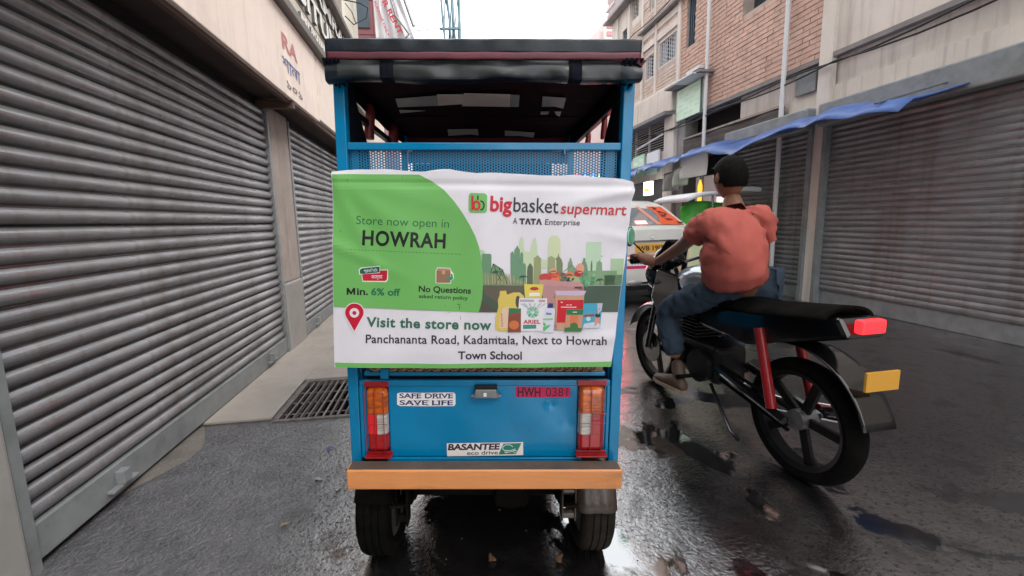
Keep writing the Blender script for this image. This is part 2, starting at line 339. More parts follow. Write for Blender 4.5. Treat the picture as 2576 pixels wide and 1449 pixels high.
mb.poly([(gx0, gy0, 0), (gx1, gy0, 0), (gx1, gy0, -d), (gx0, gy0, -d)]).poly([(gx0, gy1, 0), (gx1, gy1, 0), (gx1, gy1, -d), (gx0, gy1, -d)])
mb.poly([(gx0, gy0, -d), (gx1, gy0, -d), (gx1, gy1, -d), (gx0, gy1, -d)])
pit = mb.build('drain_pit', mat('drain_pit_mud', (0.006, 0.006, 0.006), 0.8)); pit.rotation_euler.z = TH; tag(pit, kind='structure')
# sidewalk slab beyond the grate and to its left
sw = 0.024
mb = MB()
mb.box(-2.0, gx0 - 0.035, gy0 + 0.02, 40, 0.0, sw)
mb.box(gx0 - 0.035, -0.62, gy1 + 0.03, 40, 0.0, sw)
o = mb.build('sidewalk', M_conc, bevel=0.008); o.rotation_euler.z = TH; tag(o, kind='structure')
# worn cement apron in front of the shutters on the near side
def apron(u, v):
    y = -7 + (gy0 + 7.012) * v
    x1 = -1.62 + 0.10 * math.sin(y * 3.1) + 0.05 * math.sin(y * 7.7 + 1)
    return (-2.0 + (x1 + 2.0) * u, y, 0.012 * (1 - max(0, (u - 0.8) / 0.2)) + 0.001)
mb = MB(); mb.grid(10, 90, apron)
o = mb.build('pavement', mat('old_cement_apron', (0.15, 0.135, 0.12), 0.5, var=0.3, vs=3, dirt=0.6, dcol=(0.05, 0.045, 0.045), ds=3, bump=0.5, bs=30, rvar=0.2), smooth=True); o.rotation_euler.z = TH; tag(o, kind='structure')
# drain grate
gr = empty('drain_grate', street(gx0, gy0), TH, 'rusty barred drain grate over a dark pit at the sidewalk edge left of the rickshaw', 'drain grate')
M_rust = mat('worn_grate_steel', (0.20, 0.175, 0.165), 0.4, metal=0.35, var=0.4, vs=20, dirt=0.5, dcol=(0.06, 0.045, 0.04), ds=12, bump=0.3, bs=80)
Wg, Lg = gx1 - gx0, gy1 - gy0
mb = MB()
mb.box(-0.02, 0.012, -0.02, Lg + 0.02, -0.03, 0.012).box(0.012, Wg, -0.02, 0.008, -0.03, 0.012).box(0.012, Wg, Lg - 0.008, Lg + 0.02, -0.03, 0.016)
mb.build('grate_frame', M_rust, gr, bevel=0.003)
barm = None; nb = int(Wg / 0.049)
for i in range(nb):
    x = 0.052 + i * 0.049
    if barm is None: barm = MB().box(-0.0065, 0.0065, 0, Lg - 0.012, -0.028, 0.0).build('bar', M_rust, gr, bevel=0.002); b_ = barm
    else: b_ = inst(barm, gr, (0, 0, 0))
    b_.location = (x + random.uniform(-0.002, 0.002), 0.008, 0.008 + random.uniform(-0.003, 0.002)); b_.rotation_euler = (0, random.uniform(-0.25, 0.25), random.uniform(-0.012, 0.012))
cm = None
for k in range(3):
    if cm is None: cm = MB().tube([(0, 0, 0), (Wg, 0, 0)], 0.005, 6).build('cross_rod', M_rust, gr); c_ = cm
    else: c_ = inst(cm, gr, (0, 0, 0))
    c_.location = (0.0, 0.12 + k * 0.19, -0.012)

# ------------------------------------------------------------------ shutters (left row of shops), street frame at the left facade
LX = -1.61
def lroot(name, label=None, cat=None, group=None, off=0.0, s=0.0):
    p = Vector((LX, 0, 0)) + street(off, s)
    return empty(name, p, TH, label, cat, group)
slat_mesh = {}
def shutter(s0, s1, label, top=2.42):
    r = lroot('roller_shutter', label, 'shutter', 'closed grey roller shutters on the left')
    W_ = s1 - s0; pitch = 0.0765; n = int((top - 0.17) / pitch)
    key = round(W_, 3)
    if key not in slat_mesh:
        mb = MB(); prof = []
        for k in range(9):
            a = k / 8
            prof.append((0.005 + 0.024 * math.sin(a * math.pi * 0.92) ** 0.8 if a > 0 else 0.0, a * 0.064))
        prof.append((-0.006, 0.0665)); prof.append((-0.006, 0.0745)); prof.append((0.0, 0.0765))
        for (xa, za), (xb, zb) in zip(prof[:-1], prof[1:]): mb.poly([(xa, 0, za), (xa, W_, za), (xb, W_, zb), (xb, 0, zb)])
        bm_ = mb.build('slat', M_slat, r, smooth=False, fix=False); slat_mesh[key] = bm_; first = bm_
    else: first = inst(slat_mesh[key], r, (0, 0, 0))
    first.location = (-0.045, s0, 0.185)
    for i in range(1, n):
        o = inst(first, r, (-0.045 + random.uniform(-0.002, 0.002), s0, 0.185 + i * pitch)); o.rotation_euler = (random.uniform(-0.0016, 0.0016), random.choice([0, 0, 0, 1, -1]) * random.uniform(0.05, 0.22), random.uniform(-0.0015, 0.0015))
    MB().box(-0.055, -0.012, s0, s1, 0.03, 0.18).build('bottom_rail', M_plat, r, bevel=0.006)
    mb = MB().box(-0.012, 0.022, s0 + 0.35, s0 + 0.52, 0.07, 0.085).box(-0.012, 0.03, s0 + 0.41, s0 + 0.46, 0.085, 0.15)
    mb.build('lock_hasp', M_plat, r, bevel=0.004)
    mb = MB().box(-0.012, 0.022, s1 - 0.52, s1 - 0.35, 0.07, 0.085).box(-0.012, 0.03, s1 - 0.46, s1 - 0.41, 0.085, 0.15)
    mb.build('lock_hasp', M_plat, r, bevel=0.004)
    MB().box(-0.07, 0.0, s0 - 0.045, s0, 0.0, top).build('guide_rail', M_plat, r)
    MB().box(-0.07, 0.0, s1, s1 + 0.045, 0.0, top).build('guide_rail', M_plat, r)
    MB().box(-0.12, -0.075, s0 - 0.05, s1 + 0.05, 0, top + 0.1).build('backing', M_dark, r)
    return r
shutter(4.86, 7.55, 'wide grey roller shutter right behind the banner, beyond the plastered pillar')
shutter(1.50, 4.24, 'grey roller shutter in front of the plastered pillar, nearer the camera')
shutter(-1.75, 0.95, 'nearest grey roller shutter at the far left')
bd = lroot('shop_building', 'cream shop building with plastered pillars, ledge and raised lettering on the left', 'building')
for (a, b) in ((4.30, 4.80), (1.0, 1.45), (7.62, 8.04), (-2.4, -1.82), (10.86, 11.4)):
    MB().box(-0.35, 0.015, a, b, 0, 0.72).build('pillar_base', M_pillar2, bd, bevel=0.02)
    MB().box(-0.35, 0.0, a + 0.005, b - 0.005, 0.72, 2.45).build('pillar', M_pillar, bd, bevel=0.015)
MB().box(-0.5, -0.13, -20, 11.6, 0, 3.1).build('wall', M_pillar, bd)
MB().box(-0.42, -0.36, -8, 11.6, 2.45, 3.1).build('lintel', M_ledge, bd) if False else None
MB().box(-0.12, 0.20, -8, 9.0, 2.50, 2.56).build('soffit', mat('brown_soffit', (0.05, 0.033, 0.028), 0.8, var=0.3), bd)
# ledge and fascia above the boards
MB().box(-0.13, 0.34, -8, 9.0, 3.215, 3.30).build('ledge', M_ledge, bd, bevel=0.01)
MB().box(-0.13, 0.21, -20, 7.45, 3.30, 4.17).build('fascia', M_cream, bd)
MB().box(0.2, 0.215, -8, 7.45, 3.60, 3.61).box(0.2, 0.215, -8, 7.45, 3.93, 3.945).build('fascia_groove', M_ledge, bd)
MB().box(-0.13, 0.33, -8, 7.5, 4.17, 4.25).build('cornice', M_ledge, bd, bevel=0.01)
mb = MB()
def corr(u, v): return (0.16 + 0.018 * math.sin(u * 2 * math.pi * 110), -1 + 8.4 * u, 4.25 + 2.3 * v)
mb.grid(880, 1, corr); mb.build('corrugated_sheet', M_corr, bd, fix=False)
MB().box(-0.13, 0.30, 7.5, 8.0, 3.3, 8.0).box(-0.13, 0.22, -20, 7.5, 6.5, 8.0).build('upper_wall', M_cream, bd)
MB().box(-0.13, 0.02, 8.0, 11.6, 3.1, 5.0).build('side_wall', M_cream, bd)

def text_geo(s, bold=0.0, shear=0.0, res=4, spacing=1.0):
    c = bpy.data.curves.new('t', 'FONT'); c.body = s; c.offset = bold; c.shear = shear; c.resolution_u = res; c.space_character = spacing
    o = bpy.data.objects.new('t', c); COL.objects.link(o)
    bpy.context.view_layer.update()
    m = bpy.data.meshes.new_from_object(o.evaluated_get(bpy.context.evaluated_depsgraph_get()))
    V = [(v.co.x, v.co.y) for v in m.vertices]; F = [tuple(p.vertices) for p in m.polygons]
    bpy.data.objects.remove(o); bpy.data.curves.remove(c); bpy.data.meshes.remove(m)
    x0 = min(v[0] for v in V); x1 = max(v[0] for v in V)
    return [((x - x0) / (x1 - x0), y / 0.686) for x, y in V], F
# raised letters on the fascia
def raised(s, s0, s1, z0, h, lift=0.035, m=M_letter):
    V, F = text_geo(s, 0.03, 0, 2)
    mb = MB(); n = len(V)
    # facade lettering reads away from the camera
    for off in (0.245, 0.215):
        mb.v += [(off, s0 + (s1 - s0) * x, z0 + h * y) for x, y in V]
    for f in F: mb.face(f)
    ed = {}
    for f in F:
        for a, b in zip(f, f[1:] + f[:1]): ed[(a, b)] = 1
    mb.cur = 1
    for (a, b) in ed:
        if (b, a) not in ed: mb.face((a, b, b + n, a + n))
    return mb.build('raised_lettering', [m, M_edge], bd, fix=False)
raised("AMRAT", 5.35, 7.3, 3.965, 0.17)
raised("SITUHA", 4.75, 6.9, 3.645, 0.22)
raised("MUNIMUIN", 4.78, 6.2, 3.43, 0.075)

# signboards under the ledge
def lboard(name, s0, s1, z0, z1, m, label, o0=0.20, o1=0.27):
    r = lroot(name, label, 'signboard', None, off=o0, s=s0)
    MB().box(0, o1 - o0, 0, s1 - s0, z0, z1).build('board_panel', m, r, bevel=0.004)
    return r
b1 = lboard('shop_signboard', -3.0, 5.08, 2.47, 3.20, M_board, 'long beige shop signboard with red, blue and black lettering at upper left')
b2_ = lboard('shop_signboard', 5.12, 8.2, 2.50, 3.20, M_board2, 'stained beige signboard right beside the rickshaw roof, beyond the lettered board')
def wall_text(root, s, sa, sb, z, h, m, shear=0, bold=0.0, off=0.0745):
    V, F = text_geo(s, bold, shear, 3)
    mb = MB(); mb.v = [(off, sa + (sb - sa) * x, z + h * y) for x, y in V]
    for f in F: mb.face(f)
    return mb.build('lettering', m, root, fix=False)
wall_text(b1, "RA", 7.02, 7.42, 2.87, 0.13, mat('faded_red_paint', (0.55, 0.20, 0.20), 0.6), 0, 0.02)
wall_text(b1, "\u09b6\u09be\u09b2\u09be", 6.98, 7.46, 2.68, 0.12, mat('blue_sign_paint', (0.06, 0.10, 0.32), 0.6))
wall_text(b1, "\u09e7\u09e6\u09e7", 7.05, 7.48, 2.54, 0.07, mat('dark_sign_paint', (0.05, 0.05, 0.05), 0.6))
mb = MB().box(0.2, 0.235, -3, 8.2, 2.44, 2.475); mb.build('board_batten', mat('brown_batten', (0.10, 0.055, 0.04), 0.7), bd)
for q_ in (4.2, 7.0): MB().box(-0.1, 0.26, q_, q_ + .06, 2.40, 2.47).build('bracket', mat('brown_batten', (0.1, 0.05, 0.04)), bd)

# next building: maroon with slate panels
mbld = lroot('maroon_building', 'maroon clad building with slate blue window panel above the rickshaw roof, upper left', 'building')
mo = to_street(at(946, 50, 8.9))[0] - to_street((LX, 0))[0]; ms0 = to_street(at(946, 50, 8.9))[1] - to_street((LX, 0))[1]; ml = to_street(at(896, 30, 8.9))[0] - to_street((LX, 0))[0]; mr_ = to_street(at(929, 30, 8.9))[0] - to_street((LX, 0))[0]; mzb = at(912, 73, 8.9).z
MB().box(-1.6, mo, ms0, 12.6, 0, 11).build('wall', M_mauve, mbld)
for z in (mzb - 0.12, mzb + 0.5, mzb + 1.1): MB().box(-1.6, mo + 0.002, ms0 - 0.003, ms0, z, z + 0.01).build('panel_joint', M_dark, mbld)
MB().box(-1.6, mo + 0.03, ms0 - 0.035, ms0, 2.3, 4.05).build('fascia_board', M_board2, mbld, bevel=0.01); MB().box(-1.6, mo + 0.035, ms0 - 0.04, ms0, 0, 2.3).build('lower_wall', M_pillar, mbld)
MB().box(mr_ + 0.06, mr_ + 0.066, ms0 - 0.003, ms0, 0, 11).build('panel_joint', M_dark, mbld)
MB().box(ml, mr_, ms0 - 0.03, ms0, mzb, 10.5).build('window_panel', M_slateb, mbld, bevel=0.005)
MB().box(-2.5, -0.3, 12.6, 40, 0, 6.5).build('rear_block', M_plaster, mbld)

# hanging FOR RENT sheet, between two struts, facing the camera
fr_c = at(990, 50, 8.0)
fr = empty('rent_banner', fr_c, 0, 'white FOR RENT banner with red slanting letters hanging above the roof of the rickshaw', 'banner')
def atl(u, v, Y, c): return at(u, v, Y) - c
mb = MB()
quad = [(937, -60), (946, 99), (1040, 99), (1008, -60)]
def fq(a, b):
    u0 = 934 + (946 - 934) * b; u1 = 985 + (1044 - 985) * b
    u_ = u0 + (u1 - u0) * a; v_ = -60 + 160 * b
    return atl(u_, v_, 8.0 + 0.05 * math.sin(a * 9 + b * 5) + 0.03 * math.sin(a * 23), fr_c)
mb.grid(24, 24, fq); mb.build('sheet', mat('rent_sheet', (0.72, 0.73, 0.77), 0.5, var=0.05, vs=4), fr, smooth=True, thick=0.006)
def px_text(s, p0, p1, h, m, root, c, Y, shear=0, bold=0.0, name='lettering'):
    V, F = text_geo(s, bold, shear, 3); mb = MB()
    dx, dy = p1[0] - p0[0], p1[1] - p0[1]; L_ = math.hypot(dx, dy); nx, ny = dy / L_, -dx / L_
    mb.v = [tuple(atl(p0[0] + dx * x + nx * h * y, p0[1] + dy * x + ny * h * y, Y, c)) for x, y in V]
    for f in F: mb.face(f)
    return mb.build(name, m, root, fix=False)
redp = mat('sign_red', (0.62, 0.05, 0.07), 0.5)
px_text("FOR RENT", (945, -28), (1003, 88), 12, redp, fr, fr_c, 7.90, 0, 0.03)
px_text("SHOP PURPOSE ONLY", (925, -30), (975, 92), 6, redp, fr, fr_c, 7.89, 0, 0.02)
mb = MB(); mb.tube([atl(966, -60, 7.87, fr_c), atl(996, 40, 7.87, fr_c), atl(1029, 86, 7.87, fr_c), atl(1018, 99, 7.87, fr_c)], 0.016, 8)
mb.tube([atl(1001, -60, 8.1, fr_c), atl(1018, 0, 8.1, fr_c), atl(1041, 66, 8.1, fr_c)], 0.03, 8)
mb.build('strut', M_steel, fr, smooth=True)
tag(MB().tube([at(840, -6, 6.0), at(905, 8, 6.2), at(925, 20, 6.3), at(922, 45, 6.3), at(890, 62, 6.2), at(868, 40, 6.1)], 0.008, 6).tube([at(868, 8, 5.8), at(885, 30, 5.8), at(896, 60, 5.9)], 0.006, 6).build('loose_cable', M_wire, smooth=True), 'loose looping black cables in front of the cream facade at upper left', 'cable')
# bundle of poles and cables above the roof, mid street
pb = at(1130, 60, 12.0); pm = empty('pole_bundle', (pb.x, 12.0, 0), 0, 'bundle of tall teal grey poles rising above the middle of the rickshaw roof', 'pole')
for k, (du, r_) in enumerate(((1111, 0.03), (1116, 0.016), (1121, 0.035), (1127, 0.022), (1132, 0.014), (1137, 0.035), (1142, 0.018), (1147, 0.014), (1153, 0.042))):
    q = at(du, 0, 12.0); q2 = at(du + (7 if k < 5 else 1), 97, 12.0); dv = (q2 - q); base = q + dv * (q.z / -dv.z); top_ = q - dv * 1.6
    P_ = []
    for t in range(41):
        t /= 40; c_ = base.lerp(top_, t); P_.append(Vector((c_.x - pb.x + 0.05 * math.sin(t * 21 + k * 2.1) * (1 if k in (1, 2, 4, 6, 7) else 0.25), (k % 3) * 0.08, c_.z)))
    MB().tube(P_, [r_ * (1 + 0.15 * math.sin(i_ * 1.7 + k)) for i_ in range(41)], 8).build('cable' if k in (1, 4, 6, 7) else 'pole', M_pole, pm, smooth=True)
for z in (5.2, 6.3, 7.4): MB().box(-0.25, 0.28, -0.03, 0.03, z, z + 0.05).build('clamp', M_pole, pm)
cab = MB()
cab.tube([at(1043, 78, 8), at(1085, 73, 10), at(1110, 71, 12)], 0.008, 5); 
tag(cab.build('overhead_wire', M_wire, smooth=True), 'thin wire stretched from the rent banner to the pole bundle', 'wire')
tag(MB().tube([at(1081, -30, 11), at(1092, 30, 11), at(1096, 70, 11)], 0.006, 5).tube([at(1096, 70, 11), at(1110, 64, 12)], 0.006, 5).build('overhead_wire', M_wire, smooth=True), 'thin vertical wire dangling against the white sky left of the poles', 'wire')

# ================================================================== RIGHT BUILDING
RXB = 5.4
rb = empty('brick_building', (RXB, 0, 0), TH, 'tall weathered brick and concrete building with barred openings on the right side of the street', 'building')
# local: x negative towards the street (o = -x), y along the street
S_END = 13.82
def rbox(name, o0, o1, s0, s1, z0, z1, m, par=rb, bev=0): return MB().box(-o1, -o0, s0, s1, z0, z1).build(name, m, par, bevel=bev)
BK = -0.30                                  # wall core depth
MB().box(0.32, 6, -20, 13.8, 3.0, 8.6).build('building_core', M_dark, rb)
# --- upper storeys (beyond s=9.96 to the end)
def wall_with_holes(name, s0, s1, z0, z1, holes, m, o=0.0, core=0.30, par=rb):
    mb = MB(); ss = sorted({s0, s1, *[h[0] for h in holes], *[h[1] for h in holes]}); zs = sorted({z0, z1, *[h[2] for h in holes], *[h[3] for h in holes]})
    for a, b in zip(ss[:-1], ss[1:]):
        for c, d_ in zip(zs[:-1], zs[1:]):
            cs, cz = (a + b) / 2, (c + d_) / 2
            if not any(h[0] < cs < h[1] and h[2] < cz < h[3] for h in holes): mb.box(-o, core, a, b, c, d_)
    return mb.build(name, m, par)
BL, BH, MT = 0.235, 0.072, 0.010
brick_src = {}
brick_count = [0]
def bricks(s0, s1, z0, z1, holes, m, o=0.0, single=True, keep=1.0):
    """brick skin: single=True makes one object per brick"""
    mb = MB(); row = 0; z = z0
    while z + BH <= z1 + 1e-6:
        s = s0 - (BL / 2 if row % 2 else 0)
        while s < s1:
            a = max(s, s0); b = min(s + BL - MT, s1)
            for h in holes:
                if h[2] - BH < z < h[3]:
                    if a < h[0] < b: b = h[0]
                    if a < h[1] < b: a = h[1]
            cs, cz = (a + b) / 2, z + BH / 2
            if b - a > 0.05 and not any(h[0] - 0.02 < cs < h[1] + 0.02 and h[2] - 0.03 < cz < h[3] + 0.03 for h in holes) and random.random() < keep:
                pr = o + 0.012 + random.uniform(-0.005, 0.006)
                if single and brick_count[0] < 290:
                    key = m.name
                    if key not in brick_src:
                        brick_src[key] = MB().box(-0.5, 0.5, -0.5, 0.5, -0.5, 0.5).build('brick', m, rb, bevel=0)
                        q = brick_src[key]
                    else: q = inst(brick_src[key], rb, (0, 0, 0))
                    q.location = (-pr + 0.02, cs, cz); q.scale = (0.04, b - a, BH - MT + random.uniform(-0.003, 0.003)); q.rotation_euler = (random.uniform(-0.01, 0.01), 0, random.uniform(-0.01, 0.01))
                    brick_count[0] += 1
                else: mb.box(-pr, 0.0, a, b, z, z + BH - MT)
            s += BL
        z += BH + 0.004; row += 1
    if mb.v:
        q = mb.build('brick_skin', m, rb); q['kind'] = 'stuff'
# near brick bay s 8.0..9.93, z 3.45..7 with a tall dark window
tall = (9.43, 9.74, 4.83, 6.6)
wall_with_holes('wall', 6.2, 9.93, 3.42, 8.6, [tall, (7.2, 8.0, 4.7, 5.9)], M_mort)
bricks(8.45, 9.93, 3.44, 5.95, [tall], M_brick)
bricks(6.2, 8.45, 3.44, 8.5, [(7.2, 8.0, 4.7, 5.9)], M_brick, single=False)
bricks(8.45, 9.93, 5.96, 8.5, [tall], M_brick, single=False)
rbox('window_recess', -0.28, -0.2, 9.43, 9.74, 4.83, 6.6, M_dglass)
rbox('window_recess', -0.28, -0.2, 7.2, 8.0, 4.7, 5.9, M_dglass)
mb = MB(); [mb.box(0.02, 0.06, 9.47 + i * 0.07, 9.485 + i * 0.07, 4.83, 6.6) for i in range(4)]; mb.build('window_grille', M_slateb, rb)
# bays beyond: columns
w1 = (10.12, 10.95, 4.80, 5.40); w2 = (11.12, 11.64, 4.72, 5.32)
infill_holes = [w1, w2]
wall_with_holes('wall', 9.93, 11.75, 4.30, 5.87, infill_holes, M_mort)
bricks(9.95, 11.75, 4.32, 5.85, [(h[0] - .05, h[1] + .05, h[2] - .06, h[3] + .1) for h in infill_holes], M_brick2, single=False)
w3 = (12.02, 12.52, 6.5, 7.3); w4 = (12.72, 13.1, 5.75, 6.55)
wall_with_holes('wall', 11.75, S_END, 3.62, 7.55, [w4, (12.02, 12.5, 6.5, 7.3)], M_plaster)
bricks(11.8, 12.45, 4.4, 6.4, [], M_brick2, single=False)
wall_with_holes('wall', 9.93, 11.75, 5.95, 8.6, [(11.0, 11.4, 6.3, 7.3)], M_mort, o=0.02)
bricks(9.95, 11.75, 5.98, 8.5, [(11.0, 11.4, 6.3, 7.3)], M_brick2, o=0.02, single=False)
for (a, b, z0, z1) in ((9.93, 10.05, 3.4, 5.9), (10.98, 11.07, 4.15, 5.88), (11.70, 11.80, 3.6, 7.4), (12.50, 12.57, 3.6, 7.0), (13.3, 13.36, 3.6, 7.0), (11.05, 11.13, 5.95, 8.4), (9.95, 10.05, 5.95, 8.4)):
    rbox('column', -0.02, 0.05, a, b, z0, z1, M_rconc, bev=0.006)
for (s0, s1, z0, z1, m) in ((10.05, 11.70, 5.46, 5.60, M_rconc), (10.05, 11.70, 5.72, 5.86, M_rconc), (10.05, 11.70, 4.20, 4.30, M_rconc)):
    rbox('lintel', -0.02, 0.035, s0, s1, z0, z1, m)
rbox('sunshade', 0.0, 0.16, 6.2, 11.78, 5.89, 5.93, M_shade)
rbox('sunshade', -0.3, 0.24, 11.8, 13.95, 7.04, 7.09, M_shade)
rbox('parapet', -0.3, 0.10, 11.8, 13.9, 7.10, 8.1, mat('mauve_parapet', (0.40, 0.33, 0.33), 0.8, var=0.1, vs=2))
rbox('parapet', -0.3, 0.12, 13.4, 14.05, 7.45, 7.52, M_rconc)
# windows with grilles
def rwin(h, gm=M_grill, curtain=True, gl=M_dglass):
    a, b, z0, z1 = h
    f = MB().box(0.0, 0.06, a, a + 0.03, z0, z1).box(0.0, 0.06, b - 0.03, b, z0, z1).box(0.0, 0.06, a + 0.03, b - 0.03, z0, z0 + 0.03).box(0, 0.06, a + 0.03, b - 0.03, z1 - 0.03, z1).build('window', M_rconc, rb)
    MB().box(0.12, 0.14, a, b, z0, z1).build('pane', gl, f)
    mb = MB()
    n = max(3, int((b - a) / 0.09)); 
    for i in range(1, n): 
        y = a + (b - a) * i / n
        mb.box(0.02, 0.032, y - 0.005, y + 0.005, z0 + 0.03, z1 - 0.03)
    for j in range(1, 7):
        z = z0 + (z1 - z0) * j / 7
        for i in range(n): 
            y0 = a + (b - a) * i / n; y1 = a + (b - a) * (i + 1) / n; zz = z + (0.02 if i % 2 else -0.02)
            mb.box(0.02, 0.03, y0 + 0.006, y1 - 0.006, zz - 0.004, zz + 0.004)
    mb.build('window_grille', gm, f)
    if curtain:
        for (ya, yb) in ((a + 0.04, a + (b - a) * 0.3), (a + (b - a) * 0.72, b - 0.04)):
            mc = MB(); mc.grid(14, 2, lambda u, v, ya=ya, yb=yb: (0.085 + 0.012 * math.sin(u * 18), ya + (yb - ya) * u, z0 + 0.03 + (z1 - z0 - 0.06) * v))
            mc.build('curtain', mat('lilac_curtain', (0.42, 0.42, 0.50), 0.8), f, smooth=True)
rwin(w1); rwin(w2)
rwin((12.02, 12.5, 6.5, 7.3), M_rconc, False, M_glass); rwin(w4, M_slateb, False, M_glass); rwin((11.0, 11.4, 6.3, 7.3), M_rconc, False, M_glass)
# plaster band
rbox('plaster_band', -0.3, 0.16, 9.98, 13.6, 3.63, 4.20, M_plaster, bev=0.02)
mb = MB(); [mb.box(-0.168, 0.0, s, s + 0.05, 4.2, 4.34) for s in (10.0, 11.0, 12.0)]; 
rbox('slab_edge', -0.3, 0.30, 10.02, 13.6, 3.555, 3.63, M_shade)
# barred opening first floor
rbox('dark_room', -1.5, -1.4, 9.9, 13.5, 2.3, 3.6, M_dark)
rbox('sill_wall', -0.2, 0.05, 10.42, 13.5, 2.2, 2.84, M_plaster)
for i in range(12):
    rbox('bar', 0.02, 0.034, 10.42, 13.2, 2.87 + i * 0.057, 2.879 + i * 0.057, M_bars)
for s in (11.25, 12.0, 12.8): rbox('mullion', -0.02, 0.02, s, s + 0.05, 2.84, 3.555, M_bars)
MB().tube([(-0.12, 10.40, 3.20), (-0.25, 11.45, 3.02)], 0.022, 8).build('tube_light', M_bone, rb, smooth=True)
rbox('pillar', -0.3, 0.10, 9.97, 10.40, 0, 3.555, M_rconc, bev=0.02)
rbox('pillar', -0.3, 0.02, 9.66, 9.965, 0, 4.3, M_gcol, bev=0.02)
# dark opening right of pillar with brown sheet below
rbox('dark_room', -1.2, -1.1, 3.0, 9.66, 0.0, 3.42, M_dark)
rbox('floor_slab', -0.3, 0.05, 3.0, 9.66, 3.36, 3.42, M_shade)
mb = MB(); mb.grid(60, 14, lambda u, v: (-0.02 - 0.006 * math.sin(v * 60) - 0.02 * math.sin(u * 14), 6.9 + 2.76 * u, 2.45 + 0.50 * v)); mb.build('brown_sheet', M_cover, rb, smooth=True)
rbox('sheet_rail', 0.02, 0.05, 6.9, 9.66, 2.93, 2.965, M_pillar)
for s in (8.80, 6.85): MB().tube([(-0.12, s, 0), (-0.12, s, 8.0)], 0.035, 10).build('drain_pipe', M_bone, rb, smooth=True)
MB().box(-0.22, -0.02, 8.9, 9.35, 4.16, 4.22).box(-0.42, -0.02, 8.8, 9.5, 4.02, 4.05).build('pipe_bracket', M_bone, rb)
rbox('board_hood', 0.0, 0.34, 8.7, 9.98, 4.03, 4.07, M_shade)
rbox('first_floor_wall', -0.3, 0.0, 3.0, 6.85, 2.45, 3.0, M_plaster)
# the extension towards the camera (outside the photograph's right edge)
wall_with_holes('wall', -20, 6.2, 3.42, 8.6, [(4.4, 5.4, 4.6, 5.9), (2.0, 3.0, 4.6, 5.9), (-1, 0, 4.6, 5.9)], M_plaster)
for h in ((4.4, 5.4, 4.6, 5.9), (2.0, 3.0, 4.6, 5.9), (-1, 0, 4.6, 5.9)): rwin(h, M_bars, True)
rbox('column', -0.02, 0.06, 6.1, 6.3, 0, 8.6, M_rconc); rbox('column', -0.02, 0.06, 3.3, 3.5, 0, 8.6, M_rconc)
rbox('sunshade', 0.0, 0.38, -8, 6.1, 6.2, 6.27, M_shade)
rbox('lower_wall', -0.3, -0.05, -20, 8.0, 0, 3.42, M_plaster)
rbox('shop_counter', -0.5, 0.02, 8.1, 9.6, 0, 0.85, mat('counter', (0.12, 0.09, 0.07), 0.6, var=0.3))
rbox('shop_wall', -0.3, 0.0, 10.4, S_END, 0, 2.2, mat('dark_shopfront', (0.05, 0.048, 0.05), 0.6, var=0.4, vs=3))
rsrc = [None]
for (a, b) in ((3.55, 6.05), (0.4, 3.25), (6.35, 8.0)):
    r = empty('roller_shutter', (RXB, 0, 0), TH, {3.55: 'closed shutter under the first sunshade on the right, between two concrete columns', 0.4: 'closed shutter at the far right edge, nearest the camera', -3.0: 'closed shutter behind the camera on the right', 6.35: 'closed shutter behind the drain pipe on the right'}[a], 'shutter', 'closed shutters on the right')
    MB().box(0.0, 0.04, a, b, 0.0, 0.2).build('bottom_rail', M_plat, r, bevel=0.006)
    mb = MB(); mb.grid(1, 300, lambda u, v: (-0.012 - 0.018 * abs(math.sin(v * math.pi * 30)), a + (b - a) * u, 0.2 + 2.25 * v)); mb.build('curtain', M_slat, r, fix=False)
    MB().box(-0.10, 0.02, a - 0.06, a, 0, 2.5).build('guide_rail', M_plat, r); MB().box(-0.10, 0.02, b, b + 0.06, 0, 2.5).build('guide_rail', M_plat, r)
    MB().box(-0.20, 0.02, a - 0.06, b + 0.06, 2.45, 2.75).build('shutter_box', M_plat, r, bevel=0.02)
mb = MB()
for z in (0.9, 1.3, 1.7, 2.1): mb.box(0.75, 1.08, 8.1, 9.6, z, z + 0.025)
mb.build('shelf', M_steel, rb)

for k_, z_ in enumerate((3.32, 3.27, 6.05)):
    MB().tube([(-0.10 - 0.02 * k_, s_ * 0.5, z_ - 0.07 * abs(math.sin(s_ * 0.7 + k_))) for s_ in range(4, 27)], 0.012, 6).build('facade_cable', M_wire, rb, smooth=True)
for sA, zA in ((5.7, 4.9), (3.7, 5.1)):
    ac = MB().box(-0.42, -0.06, sA, sA + 0.8, zA, zA + 0.55).build('cooling_unit', M_bone, rb, bevel=0.02)
    MB().lathe([(0.02, 0), (0.20, 0), (0.22, 0.012), (0.20, 0.02), (0.02, 0.02)], Matrix.Translation((-0.44, sA + 0.4, zA + 0.27)) @ Matrix.Rotation(R(90), 4, 'Y'), 24).build('fan_grille', M_black, ac)
MB().box(-0.05, 0.0, 6.35, 6.7, 3.0, 3.3).build('meter_box', M_plat, rb, bevel=0.01)
